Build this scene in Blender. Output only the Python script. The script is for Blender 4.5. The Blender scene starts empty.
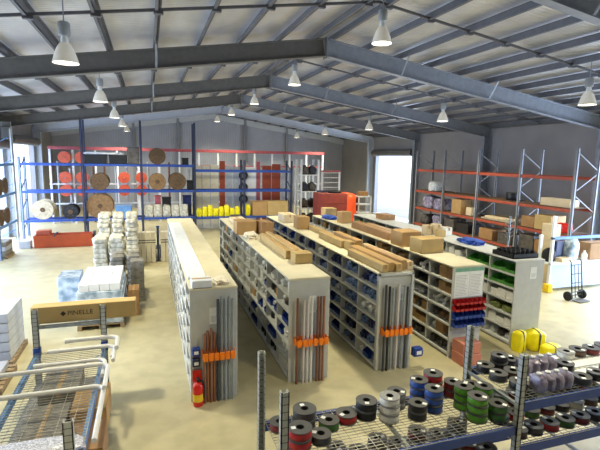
import bpy, bmesh, math, random
from mathutils import Vector, Matrix
from mathutils import noise as mn
random.seed(7)
C = bpy.context.scene.collection
PI = math.pi

# ------------------------------------------------------------------ materials
def lin(c):
    out = []
    for v in c:
        v = v / 255.0
        out.append(v / 12.92 if v <= 0.04045 else ((v + 0.055) / 1.055) ** 2.4)
    return out

def mat(name, rgb, rough=0.6, metal=0.0, var=0.12, scale=6.0, bump=0.0, emit=None, alpha=None, rgb2=None, spec=None):
    m = bpy.data.materials.new(name)
    m.use_nodes = True
    nt = m.node_tree
    b = nt.nodes['Principled BSDF']
    tc = nt.nodes.new('ShaderNodeTexCoord')
    n = nt.nodes.new('ShaderNodeTexNoise')
    n.inputs['Scale'].default_value = scale
    n.inputs['Detail'].default_value = 4
    nt.links.new(tc.outputs['Object'], n.inputs['Vector'])
    r = nt.nodes.new('ShaderNodeValToRGB')
    c = lin(rgb)
    a = [max(0, x * (1 - var)) for x in c]
    d = [min(1, x * (1 + var)) for x in c] if rgb2 is None else lin(rgb2)
    r.color_ramp.elements[0].position = 0.35
    r.color_ramp.elements[1].position = 0.65
    r.color_ramp.elements[0].color = (*a, 1)
    r.color_ramp.elements[1].color = (*d, 1)
    nt.links.new(n.outputs['Fac'], r.inputs['Fac'])
    nt.links.new(r.outputs['Color'], b.inputs['Base Color'])
    b.inputs['Roughness'].default_value = rough
    b.inputs['Metallic'].default_value = metal
    if spec is not None:
        b.inputs['Specular IOR Level'].default_value = spec
    if bump:
        bp = nt.nodes.new('ShaderNodeBump')
        bp.inputs['Strength'].default_value = bump
        nt.links.new(n.outputs['Fac'], bp.inputs['Height'])
        nt.links.new(bp.outputs['Normal'], b.inputs['Normal'])
    if emit:
        b.inputs['Emission Color'].default_value = (*lin(emit[0]), 1)
        b.inputs['Emission Strength'].default_value = emit[1]
    if alpha is not None:
        b.inputs['Alpha'].default_value = alpha
    return m

M = {}
def mk(k, *a, **kw):
    M[k] = mat(k, *a, **kw)

mk('shelf', (200, 202, 200), 0.5, var=0.04)
mk('shelf_end', (192, 194, 192), 0.5, var=0.04)
mk('shelf_top', (214, 206, 178), 0.6, var=0.07, scale=2)
mk('shelf_back', (136, 138, 138), 0.6, var=0.05)
mk('blue_paint', (38, 72, 150), 0.45, var=0.1)
mk('blue_light', (96, 140, 190), 0.5, var=0.1)
mk('blue_dark', (58, 66, 92), 0.5)
mk('orange_paint', (166, 74, 50), 0.5, var=0.12)
mk('red_paint', (172, 84, 92), 0.5)
mk('galv', (150, 156, 158), 0.4, 0.5, var=0.15, scale=14)
mk('upright_grey', (142, 144, 150), 0.5, 0, var=0.08)
mk('white_steel', (225, 230, 236), 0.45, var=0.03)
mk('wire', (170, 168, 158), 0.35, 0.7)
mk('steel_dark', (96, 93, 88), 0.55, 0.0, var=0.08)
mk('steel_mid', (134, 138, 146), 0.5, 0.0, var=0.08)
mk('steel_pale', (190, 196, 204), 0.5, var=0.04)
mk('purlin', (98, 98, 102), 0.5, 0.1, var=0.1)
mk('carton', (178, 142, 92), 0.8, var=0.07, scale=3)
mk('carton_y', (190, 162, 108), 0.8, var=0.07, scale=3)
mk('carton_b', (160, 122, 82), 0.85, var=0.1, scale=3)
mk('carton_pale', (216, 196, 160), 0.8, var=0.06, scale=3)
mk('carton_red', (196, 124, 104), 0.7, var=0.1, scale=3)
mk('tape', (176, 140, 86), 0.35, var=0.05)
mk('paper', (236, 238, 238), 0.7, var=0.02)
mk('ink', (40, 34, 30), 0.6)
mk('grey_ink', (160, 165, 170), 0.7)
mk('green_print', (120, 172, 148), 0.6)
mk('white_pl', (228, 228, 222), 0.4, var=0.04)
mk('grey_pl', (150, 152, 152), 0.4, var=0.08)
mk('blue_pl', (34, 66, 150), 0.35, var=0.25, scale=20)
mk('blue_bag', (40, 72, 140), 0.3, var=0.6, scale=18, rgb2=(120, 150, 200))
mk('navy_pl', (24, 36, 84), 0.35, var=0.3, scale=20)
mk('red_pl', (176, 30, 34), 0.35, var=0.2, scale=20)
mk('green_pl', (92, 160, 74), 0.4, var=0.2, scale=12)
mk('olive', (110, 120, 60), 0.6, var=0.2)
mk('black_pl', (26, 27, 30), 0.4, var=0.3)
mk('dark_item', (74, 70, 66), 0.5, var=0.3, scale=5, rgb2=(98, 92, 86))
mk('clear_bag', (205, 208, 206), 0.2, var=0.3, scale=14, rgb2=(235, 238, 238))
mk('brown_item', (124, 92, 62), 0.7, var=0.3, scale=10)
mk('orange_pl', (255, 132, 14), 0.4, var=0.08)
mk('copper', (156, 108, 84), 0.35, 0.35, var=0.1)
mk('brown_pipe', (124, 84, 62), 0.4, var=0.1)
mk('grey_pipe', (150, 158, 164), 0.4, var=0.08)
mk('pale_pipe', (206, 200, 200), 0.4, var=0.05)
mk('dark_pipe', (60, 64, 72), 0.4, var=0.1)
mk('fire_red', (214, 36, 22), 0.3, var=0.05)
mk('yellow_lab', (240, 200, 30), 0.4)
mk('yellow_pl', (246, 232, 20), 0.4, var=0.06)
mk('pvc', (216, 214, 208), 0.35, var=0.05)
mk('bubble', (188, 190, 205), 0.15, var=0.35, scale=45, bump=0.8, rgb2=(235, 235, 245))
mk('wood', (128, 98, 64), 0.8, var=0.2, scale=8)
mk('wood_dark', (92, 70, 46), 0.8, var=0.25, scale=8)
mk('wood_pale', (178, 164, 138), 0.8, var=0.15, scale=8)
mk('orange_reel', (200, 88, 62), 0.4, var=0.1)
mk('trough', (172, 72, 36), 0.5, var=0.12, scale=2)
mk('bag_cement', (176, 170, 148), 0.6, var=0.2, scale=7, rgb2=(220, 216, 200))
mk('bag_dark', (120, 116, 106), 0.6, var=0.35, scale=9)
mk('wrap_blue', (150, 176, 200), 0.2, var=0.3, scale=5, rgb2=(205, 218, 232))
mk('board_white', (226, 230, 236), 0.5, var=0.04)
mk('pallet_box', (186, 190, 200), 0.5, var=0.14, scale=2.5)
mk('cream_panel', (214, 206, 186), 0.6, var=0.05)
mk('rust_panel', (150, 66, 40), 0.5, var=0.1)
mk('grey_panel', (168, 172, 182), 0.5, var=0.06)
mk('tarp_red', (142, 58, 48), 0.6, var=0.15, scale=3)
mk('tarp_orange', (255, 92, 40), 0.5, var=0.1, scale=3)
mk('cloth_blue', (46, 84, 178), 0.6, var=0.3, scale=8)
mk('purple_wrap', (120, 108, 130), 0.3, var=0.3, scale=6, rgb2=(180, 176, 200))
mk('tissue', (226, 216, 194), 0.8, var=0.15, scale=14)
mk('bench_panel', (186, 204, 228), 0.4, var=0.05)
mk('rubber', (24, 24, 26), 0.7)
mk('reel_grey', (84, 84, 84), 0.55, var=0.12)
mk('hole', (12, 12, 12), 0.9)
mk('lamp_glass', (206, 202, 188), 0.3, 0, var=0.05, emit=((255, 246, 224), .18))
mk('lamp_lens', (255, 250, 235), 0.4, emit=((255, 246, 224), 9.0))
mk('lamp_lens_dim', (255, 250, 235), 0.4, emit=((255, 246, 224), 2.0))
mk('timber', (150, 130, 104), 0.85, var=0.2, scale=8)
COL = dict(red=(180, 44, 44), darkred=(120, 40, 44), blue=(58, 92, 170), green=(96, 160, 48), midgreen=(70, 118, 60),
           black=(38, 40, 42), white=(226, 224, 214), grey=(140, 140, 140), brown=(96, 74, 60), darkgrey=(70, 70, 72))
for k, v in COL.items():
    mk('cable_' + k, v, 0.4, var=0.12, scale=20)

def floor_mat():
    m = bpy.data.materials.new('concrete_floor'); m.use_nodes = True
    nt = m.node_tree; b = nt.nodes['Principled BSDF']
    tc = nt.nodes.new('ShaderNodeTexCoord')
    n1 = nt.nodes.new('ShaderNodeTexNoise'); n1.inputs['Scale'].default_value = 0.35; n1.inputs['Detail'].default_value = 6
    n2 = nt.nodes.new('ShaderNodeTexNoise'); n2.inputs['Scale'].default_value = 2.5; n2.inputs['Detail'].default_value = 8
    for n in (n1, n2): nt.links.new(tc.outputs['Object'], n.inputs['Vector'])
    r1 = nt.nodes.new('ShaderNodeValToRGB')
    r1.color_ramp.elements[0].position = .3; r1.color_ramp.elements[0].color = (*lin((176, 167, 132)), 1)
    r1.color_ramp.elements[1].position = .7; r1.color_ramp.elements[1].color = (*lin((196, 187, 152)), 1)
    r2 = nt.nodes.new('ShaderNodeValToRGB')
    r2.color_ramp.elements[0].position = .3; r2.color_ramp.elements[0].color = (.82, .82, .82, 1)
    r2.color_ramp.elements[1].position = .6; r2.color_ramp.elements[1].color = (1, 1, 1, 1)
    mx = nt.nodes.new('ShaderNodeMix'); mx.data_type = 'RGBA'; mx.blend_type = 'MULTIPLY'; mx.inputs[0].default_value = 1
    nt.links.new(n1.outputs['Fac'], r1.inputs['Fac']); nt.links.new(n2.outputs['Fac'], r2.inputs['Fac'])
    nt.links.new(r1.outputs['Color'], mx.inputs[6]); nt.links.new(r2.outputs['Color'], mx.inputs[7])
    nt.links.new(mx.outputs[2], b.inputs['Base Color'])
    b.inputs['Roughness'].default_value = .42
    return m

def foil_mat():
    m = bpy.data.materials.new('roof_foil'); m.use_nodes = True
    nt = m.node_tree; b = nt.nodes['Principled BSDF']
    tc = nt.nodes.new('ShaderNodeTexCoord')
    mp = nt.nodes.new('ShaderNodeMapping'); mp.inputs['Scale'].default_value = (1.0, .45, 1)
    n1 = nt.nodes.new('ShaderNodeTexNoise'); n1.inputs['Scale'].default_value = 1.3; n1.inputs['Detail'].default_value = 5
    nt.links.new(tc.outputs['Object'], mp.inputs['Vector']); nt.links.new(mp.outputs['Vector'], n1.inputs['Vector'])
    r1 = nt.nodes.new('ShaderNodeValToRGB')
    r1.color_ramp.elements[0].position = .3; r1.color_ramp.elements[0].color = (*lin((186, 186, 190)), 1)
    r1.color_ramp.elements[1].position = .7; r1.color_ramp.elements[1].color = (*lin((222, 222, 226)), 1)
    nt.links.new(n1.outputs['Fac'], r1.inputs['Fac']); nt.links.new(r1.outputs['Color'], b.inputs['Base Color'])
    w = nt.nodes.new('ShaderNodeTexWave'); w.inputs['Scale'].default_value = 2.2; w.inputs['Distortion'].default_value = 3
    w.bands_direction = 'Y'
    nt.links.new(tc.outputs['Object'], w.inputs['Vector'])
    ad = nt.nodes.new('ShaderNodeMath'); ad.operation = 'ADD'
    ml = nt.nodes.new('ShaderNodeMath'); ml.operation = 'MULTIPLY'; ml.inputs[1].default_value = .25
    nt.links.new(w.outputs['Fac'], ml.inputs[0]); nt.links.new(ml.outputs[0], ad.inputs[0]); nt.links.new(n1.outputs['Fac'], ad.inputs[1])
    bp = nt.nodes.new('ShaderNodeBump'); bp.inputs['Strength'].default_value = .22; bp.inputs['Distance'].default_value = .3
    nt.links.new(ad.outputs[0], bp.inputs['Height']); nt.links.new(bp.outputs['Normal'], b.inputs['Normal'])
    b.inputs['Roughness'].default_value = .33; b.inputs['Metallic'].default_value = .35
    return m

def wall_mat(name, rgb, axis, sheet):
    m = bpy.data.materials.new(name); m.use_nodes = True
    nt = m.node_tree; b = nt.nodes['Principled BSDF']
    tc = nt.nodes.new('ShaderNodeTexCoord')
    n = nt.nodes.new('ShaderNodeTexNoise'); n.inputs['Scale'].default_value = .8; n.inputs['Detail'].default_value = 5
    nt.links.new(tc.outputs['Object'], n.inputs['Vector'])
    r = nt.nodes.new('ShaderNodeValToRGB')
    c = lin(rgb)
    r.color_ramp.elements[0].position = .3; r.color_ramp.elements[0].color = (*[x * .9 for x in c], 1)
    r.color_ramp.elements[1].position = .7; r.color_ramp.elements[1].color = (*[x * 1.06 for x in c], 1)
    nt.links.new(n.outputs['Fac'], r.inputs['Fac'])
    w = nt.nodes.new('ShaderNodeTexWave'); w.bands_direction = axis; w.inputs['Scale'].default_value = 1.6 if sheet else .16
    nt.links.new(tc.outputs['Object'], w.inputs['Vector'])
    bp = nt.nodes.new('ShaderNodeBump'); bp.inputs['Strength'].default_value = .25; bp.inputs['Distance'].default_value = .05
    nt.links.new(w.outputs['Fac'], bp.inputs['Height']); nt.links.new(bp.outputs['Normal'], b.inputs['Normal'])
    nt.links.new(r.outputs['Color'], b.inputs['Base Color'])
    b.inputs['Roughness'].default_value = .7
    return m

def upright_mat(name, rgb):   # punched rack post: rows of dark slots
    m = bpy.data.materials.new(name); m.use_nodes = True
    nt = m.node_tree; b = nt.nodes['Principled BSDF']
    tc = nt.nodes.new('ShaderNodeTexCoord')
    br = nt.nodes.new('ShaderNodeTexWave'); br.bands_direction = 'Z'; br.inputs['Scale'].default_value = 4.0
    nt.links.new(tc.outputs['Object'], br.inputs['Vector'])
    r = nt.nodes.new('ShaderNodeValToRGB')
    c = lin(rgb)
    r.color_ramp.elements[0].position = .03; r.color_ramp.elements[0].color = (*[x * .4 for x in c], 1)
    r.color_ramp.elements[1].position = .09; r.color_ramp.elements[1].color = (*c, 1)
    nt.links.new(br.outputs['Fac'], r.inputs['Fac']); nt.links.new(r.outputs['Color'], b.inputs['Base Color'])
    b.inputs['Roughness'].default_value = .4; b.inputs['Metallic'].default_value = 0
    return m
M['post'] = upright_mat('punched_post', (178, 182, 178))
M['post_blue'] = upright_mat('punched_post_blue', (120, 140, 175))

# ------------------------------------------------------------------ mesh builder
class MB:
    def __init__(s): s.v = []; s.f = []
    def add(s, vs, fs, T=None):
        o = len(s.v)
        for p in vs:
            p = Vector(p)
            s.v.append(T @ p if T else p)
        s.f += [tuple(i + o for i in f) for f in fs]
        return s
    def box(s, x0, x1, y0, y1, z0, z1, T=None):
        vs = [(x0, y0, z0), (x1, y0, z0), (x1, y1, z0), (x0, y1, z0), (x0, y0, z1), (x1, y0, z1), (x1, y1, z1), (x0, y1, z1)]
        return s.add(vs, [(0, 3, 2, 1), (4, 5, 6, 7), (0, 1, 5, 4), (1, 2, 6, 5), (2, 3, 7, 6), (3, 0, 4, 7)], T)
    def frame(s, p, q):
        p, q = Vector(p), Vector(q); d = (q - p).normalized()
        u = Vector((0, 0, 1)) if abs(d.z) < .9 else Vector((1, 0, 0))
        a = d.cross(u).normalized(); b = a.cross(d)
        return p, q, a, b
    def bar(s, p, q, w, h=None):            # rectangular bar from p to q
        h = h or w
        p, q, a, b = s.frame(p, q)
        vs = [p - a * w / 2 - b * h / 2, p + a * w / 2 - b * h / 2, p + a * w / 2 + b * h / 2, p - a * w / 2 + b * h / 2]
        vs += [v + (q - p) for v in vs]
        return s.add(vs, [(0, 1, 2, 3), (7, 6, 5, 4), (4, 5, 1, 0), (5, 6, 2, 1), (6, 7, 3, 2), (7, 4, 0, 3)])
    def cyl(s, p, q, r, n=16, r2=None):
        r2 = r if r2 is None else r2
        p, q, a, b = s.frame(p, q)
        vs = [p + (a * math.cos(2 * PI * i / n) + b * math.sin(2 * PI * i / n)) * r for i in range(n)]
        vs += [q + (a * math.cos(2 * PI * i / n) + b * math.sin(2 * PI * i / n)) * r2 for i in range(n)]
        fs = [(i, (i + 1) % n, n + (i + 1) % n, n + i) for i in range(n)] + [tuple(range(n))[::-1], tuple(range(n, 2 * n))]
        return s.add(vs, fs)
    def lathe(s, prof, n=24, T=None, close=True):   # prof: (r, z) around Z
        vs = []; fs = []; m = len(prof)
        for i in range(n):
            t = 2 * PI * i / n
            for r, z in prof: vs.append((r * math.cos(t), r * math.sin(t), z))
        k = m if close else m - 1
        for i in range(n):
            j = (i + 1) % n
            for q in range(k):
                w = (q + 1) % m
                fs.append((i * m + q, j * m + q, j * m + w, i * m + w))
        return s.add(vs, fs, T)
    def tube(s, pts, r, n=10):
        pts = [Vector(p) for p in pts]; rings = []; vs = []; fs = []
        up = Vector((0, 0, 1))
        for i, p in enumerate(pts):
            d = (pts[min(i + 1, len(pts) - 1)] - pts[max(i - 1, 0)]).normalized()
            u = up if abs(d.z) < .95 else Vector((1, 0, 0))
            a = d.cross(u).normalized(); b = a.cross(d)
            for k in range(n):
                vs.append(p + (a * math.cos(2 * PI * k / n) + b * math.sin(2 * PI * k / n)) * r)
        for i in range(len(pts) - 1):
            for k in range(n):
                fs.append((i * n + k, i * n + (k + 1) % n, (i + 1) * n + (k + 1) % n, (i + 1) * n + k))
        fs.append(tuple(range(n))[::-1]); fs.append(tuple(range((len(pts) - 1) * n, len(pts) * n)))
        return s.add(vs, fs)
    def blob(s, sx, sy, sz, seed=0, amp=.18, fr=2.0, sub=3, square=.55, c=(0, 0, 0)):   # lumpy sack standing on z=0
        bm = bmesh.new(); bmesh.ops.create_icosphere(bm, subdivisions=sub, radius=1)
        vs = []
        for v in bm.verts:
            p = v.co.copy()
            q = Vector([math.copysign(abs(t) ** square, t) for t in p])
            n = mn.noise(p * fr + Vector((seed * 3.1, seed * 1.7, seed))) * amp
            q = q * (1 + n)
            z = max(0.0, (q.z + .8) / 1.8)
            vs.append((c[0] + q.x * sx / 2, c[1] + q.y * sy / 2, c[2] + z * sz))
        fs = [tuple(v.index for v in f.verts) for f in bm.faces]
        bm.free()
        ex = max(abs(v[0] - c[0]) for v in vs) / (sx / 2); ey = max(abs(v[1] - c[1]) for v in vs) / (sy / 2); ez = max(v[2] - c[2] for v in vs) / sz
        vs = [((v[0] - c[0]) / ex + c[0], (v[1] - c[1]) / ey + c[1], (v[2] - c[2]) / ez + c[2]) for v in vs]
        return s.add(vs, fs)
    def mesh(s, name, m, bevel=0, smooth=True, seg=1):
        me = bpy.data.meshes.new(name)
        me.from_pydata([tuple(v) for v in s.v], [], s.f)
        bm = bmesh.new(); bm.from_mesh(me)
        bmesh.ops.recalc_face_normals(bm, faces=bm.faces)
        if bevel:
            bmesh.ops.bevel(bm, geom=list(bm.edges), offset=bevel, segments=seg, affect='EDGES', profile=.6, clamp_overlap=True)
        bm.to_mesh(me); bm.free()
        if smooth:
            me.polygons.foreach_set('use_smooth', [True] * len(me.polygons))
            me.set_sharp_from_angle(angle=math.radians(42))
        me.materials.append(M[m] if isinstance(m, str) else m)
        return me

def link(name, me, parent=None, loc=None, label=None):
    o = bpy.data.objects.new(name, me); C.objects.link(o)
    if parent: o.parent = parent
    if loc: o.location = loc
    if label: o['label'] = label
    return o

def part(name, mb, m, parent, label=None, bevel=0, loc=None, seg=1):
    return link(name, mb.mesh(name, m, bevel, seg=seg), parent, loc, label)

def thing(name, label, cat, loc=(0, 0, 0), rz=0, group=None):
    o = bpy.data.objects.new(name, None); C.objects.link(o)
    o.empty_display_size = .1
    o.location = loc; o.rotation_euler = (0, 0, rz); o['label'] = label; o['category'] = cat
    if group: o['group'] = group
    return o

def single(name, mb, m, label, cat, loc=(0, 0, 0), rz=0, group=None, bevel=0, seg=1):
    o = link(name, mb.mesh(name, m, bevel, seg=seg) if isinstance(mb, MB) else mb, None, loc)
    o.rotation_euler = (0, 0, rz); o['label'] = label; o['category'] = cat
    if group: o['group'] = group
    return o

def dup(root, loc, rz, label, group=None, keep=True):
    r = root.copy(); C.objects.link(r); r.location = loc; r.rotation_euler = (0, 0, rz); r['label'] = label
    if group: r['group'] = group
    for ch in list(root.children):
        c = ch.copy(); C.objects.link(c); c.parent = r
        for g in list(ch.children):
            d = g.copy(); C.objects.link(d); d.parent = c
    return r

def struct(name, mb, m, bevel=0, parent=None):
    o = link(name, mb.mesh(name, m, bevel), parent)
    if not parent: o['kind'] = 'structure'
    return o

ORD = ['first', 'second', 'third', 'fourth', 'fifth', 'sixth', 'seventh', 'eighth', 'ninth', 'tenth', 'eleventh', 'twelfth', 'thirteenth', 'fourteenth', 'fifteenth']

# ------------------------------------------------------------------ building
RX, HW, ZR, SL = 5.55, 12.95, 7.85, 0.15
XL, XR = RX - HW, RX + HW
YB, YF = 42.0, -7.0
FR = [0.0, 7.13, 14.2, 21.27, 28.34, 35.41]
def zrf(x): return ZR - SL * abs(x - RX)

struct('floor', MB().box(XL - .3, XR + .3, YF, YB, -.2, 0), floor_mat())
struct('ground_outside', MB().box(-60, XL - .3, -40, 80, -.25, -.05).box(XR + .3, 80, -40, 80, -.25, -.05), mat('yard', (190, 190, 188), .9, scale=.5))
foil = foil_mat()
rf = MB()
for sx in (-1, 1):
    xe = RX + sx * (HW + .3)
    z0, z1 = ZR + .82, zrf(xe) + .82
    vs = [(RX, YF, z0), (xe, YF, z1), (xe, YB, z1), (RX, YB, z0)]
    vs += [(x, y, z + .06) for x, y, z in vs]
    rf.add(vs, [(0, 1, 2, 3), (4, 5, 6, 7), (0, 1, 5, 4), (1, 2, 6, 5), (2, 3, 7, 6), (3, 0, 4, 7)])
struct('ceiling', rf, foil)
EAVE = zrf(XR) + .8
mwl = wall_mat('side_wall_panel', (142, 138, 136), 'Y', False)
mwb = wall_mat('end_wall_sheet', (168, 172, 186), 'X', True)
struct('wall_back', MB().add([(XL, YB, 0), (XR, YB, 0), (XR, YB, EAVE), (RX, YB, ZR + .8), (XL, YB, EAVE), (XL, YB + .2, 0), (XR, YB + .2, 0), (XR, YB + .2, EAVE), (RX, YB + .2, ZR + .8), (XL, YB + .2, EAVE)],
       [(0, 1, 2, 3, 4), (5, 6, 7, 8, 9), (0, 1, 6, 5), (1, 2, 7, 6), (2, 3, 8, 7), (3, 4, 9, 8), (4, 0, 5, 9)]), mwb)
struct('wall_front', MB().box(XL, XR, YF - .2, YF, 0, ZR + .8), mwl)
def side_wall(name, x0, x1, gaps, top):
    b = MB(); y = YF
    for g0, g1, zt in gaps:
        b.box(x0, x1, y, g0, 0, EAVE); b.box(x0, x1, g0, g1, zt, EAVE); y = g1
    b.box(x0, x1, y, YB, 0, EAVE)
    struct(name, b, mwl)
side_wall('wall_right', XR, XR + .2, [(.6, 6.6, 4.9), (7.8, 13.5, 4.9), (28.8, 34.6, 5.0)], 5)
side_wall('wall_left', XL - .2, XL, [(7.8, 13.6, 4.9), (14.8, 20.7, 4.9), (21.8, 27.9, 4.9), (28.8, 34.9, 5.2)], 5)  # opening beside the sack stacks is unseen, added to let daylight in
# roller door heads (rolled curtain drum with its brackets); the last is unseen, added for light
for i, (x, sx, y0, y1, z) in enumerate([(XR, -1, 28.8, 34.6, 5.0), (XR, -1, 7.8, 13.5, 4.9), (XL, 1, 28.8, 34.9, 5.2), (XL, 1, 21.8, 27.9, 4.9), (XL, 1, 14.8, 20.7, 4.9)]):
    d = thing('door_%d' % (i + 1), '', ''); del d['label']; del d['category']; d['kind'] = 'structure'
    part('door_drum', MB().cyl((x + sx * .3, y0 - .1, z + .12), (x + sx * .3, y1 + .1, z + .12), .26, 20), 'steel_dark', d)
    part('door_guide', MB().box(min(x, x + sx * .12), max(x, x + sx * .12), y0 - .1, y0, 0, z), 'steel_mid', d)
    part('door_guide', MB().box(min(x, x + sx * .12), max(x, x + sx * .12), y1, y1 + .1, 0, z), 'steel_mid', d)

# portal frames: universal-beam rafters and columns, end plates at the ridge
def ibeam(b, p, q, d, w, tf=.025, tw=.015):
    p, q = Vector(p), Vector(q); ax = (q - p).normalized()
    side = Vector((0, 1, 0)); up = side.cross(ax).normalized()
    if up.z < 0 and abs(ax.z) < .9: up = -up
    b.bar(p, q, .001, .001) if False else None
    def pl(u0, u1, s0, s1):
        vs = []
        for e in (p, q):
            for u, s in ((u0, s0), (u1, s0), (u1, s1), (u0, s1)):
                vs.append(e + up * u + side * s)
        b.add(vs, [(0, 1, 2, 3), (4, 5, 6, 7), (0, 1, 5, 4), (1, 2, 6, 5), (2, 3, 7, 6), (3, 0, 4, 7)])
    pl(0, tf, -w / 2, w / 2); pl(d - tf, d, -w / 2, w / 2); pl(tf, d - tf, -tw / 2, tw / 2)
FD = .55
for k, y in enumerate(FR):
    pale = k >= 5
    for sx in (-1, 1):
        m = 'steel_pale' if pale else ('steel_dark' if sx < 0 else 'steel_mid')  # daylight painted into the steel: left slopes darker, right bluer, far frame paler
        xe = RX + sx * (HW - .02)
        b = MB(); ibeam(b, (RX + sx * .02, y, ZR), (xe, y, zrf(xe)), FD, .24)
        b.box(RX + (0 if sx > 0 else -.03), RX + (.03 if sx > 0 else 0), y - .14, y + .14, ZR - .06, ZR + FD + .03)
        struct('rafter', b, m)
        b = MB()
        xa, xb = (XL + .02, XL + .5) if sx < 0 else (XR - .5, XR - .02)
        zt = zrf(xb if sx > 0 else xa) + .3
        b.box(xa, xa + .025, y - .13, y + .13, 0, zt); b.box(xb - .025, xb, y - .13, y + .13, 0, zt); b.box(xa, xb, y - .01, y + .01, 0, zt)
        struct('column', b, 'steel_pale' if k >= 4 and sx < 0 or k >= 5 else 'steel_mid')  # paler far columns: door light put into the colour
# purlins (Z-sections running the length of the building) resting on the rafters
for sx in (-1, 1):
    for i in range(11):
        d = .28 + i * 1.24
        x = RX + sx * d; z = zrf(x) + FD + .02
        b = MB()
        b.box(x - .008, x + .008, YF, YB, z, z + .2); b.box(x - .075, x + .008, YF, YB, z, z + .015); b.box(x - .008, x + .075, YF, YB, z + .185, z + .2)
        struct('purlin', b, 'purlin')
# bridging rods across the purlins at mid-bay and fly braces on the rafters
for y in (3.6, 10.66, 17.7, 24.8):
    for sx in (-1, 1):
        b = MB()
        b.bar((RX, y, ZR + FD + .06), (RX + sx * HW, y, ZR - SL * HW + FD + .06), .05, .06)
        for i in range(11):
            x = RX + sx * (.28 + i * 1.24)
            b.box(x - .1, x + .1, y - .05, y + .05, zrf(x) + FD - .03, zrf(x) + FD + .03)
        struct('purlin_bridging', b, 'purlin')
for y in FR[1:5]:
    for sx, i in ((-1, 4), (1, 2), (1, 5)):
        x = RX + sx * (.28 + i * 1.24)
        b = MB().bar((x, y - .15, zrf(x) + .02), (x, y - .62, zrf(x) + FD + .1), .06, .02)
        struct('fly_brace', b, 'steel_mid')
# end wall columns and girts
for x in (-1.1, 2.6, 8.6, 12.6):
    struct('end_wall_column', MB().box(x - .11, x + .11, YB - .3, YB, 0, zrf(x) + .6), 'steel_mid', .01)
struct('wall_cap', MB().bar((XL, YB - .2, zrf(XL) + .3), (RX, YB - .2, ZR + .3), .1, .5), 'steel_pale')
struct('wall_cap', MB().bar((XR, YB - .2, zrf(XR) + .3), (RX, YB - .2, ZR + .3), .1, .5), 'steel_pale')
struct('trim_1', MB().box(XR - .12, XR, YF, YB, EAVE - .28, EAVE - .1), 'steel_dark')
struct('trim_2', MB().box(XL, XL + .12, YF, YB, EAVE - .28, EAVE - .1), 'steel_dark')

# ------------------------------------------------------------------ high bay lamps
def make_lamp():
    t = thing('high_bay_lamp', 'x', 'lamp', group='high bay lamps under the roof')
    part('hook', MB().cyl((0, 0, .78), (0, 0, 1.55), .012, 8), 'steel_mid', t)
    part('ballast_housing', MB().lathe([(0, .52), (.1, .52), (.115, .55), (.115, .76), (.09, .79), (0, .79)], 20), 'grey_pl', t)
    part('socket', MB().lathe([(0, .38), (.065, .38), (.075, .44), (.05, .53), (0, .53)], 16), 'white_pl', t)
    rfl = part('reflector', MB().lathe([(.05, .4), (.1, .38), (.16, .28), (.21, .14), (.25, 0), (.24, 0), (.2, .14), (.15, .27), (.09, .36), (.05, .38)], 28), 'lamp_glass', t)
    part('diffuser', MB().lathe([(0, .005), (.235, .02), (.235, .035), (0, .02)], 28), 'lamp_lens', rfl)
    return t
proto = make_lamp(); first = True
LN = {-1.5: 'left lamp row', 5.55: 'middle lamp row', 12.5: 'right lamp row'}
for x, z in ((-1.5, 6.38), (5.55, 7.42), (12.5, 6.32)):
    for j, y in enumerate((3.6, 10.66, 17.7, 24.8, 31.9, 38.6)):  # nearest lamp of each row is out of view, added as fill light
        lab = 'prismatic high bay lamp hanging %s from the camera in the %s' % (ORD[j], LN[x])
        if first:
            t = proto; t.location = (x, y - .25, z); t['label'] = lab; first = False
        else:
            t = dup(proto, (x, y - .25, z), 0, lab)
        l = bpy.data.lights.new('lamp_bulb', 'AREA'); l.shape = 'DISK'; l.size = .46; l.energy = 100; l.color = (1, .91, .62); l.spread = math.radians(130)
        o = bpy.data.objects.new('lamp_bulb', l); C.objects.link(o); o.parent = t; o.location = (0, 0, -.01)

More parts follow.
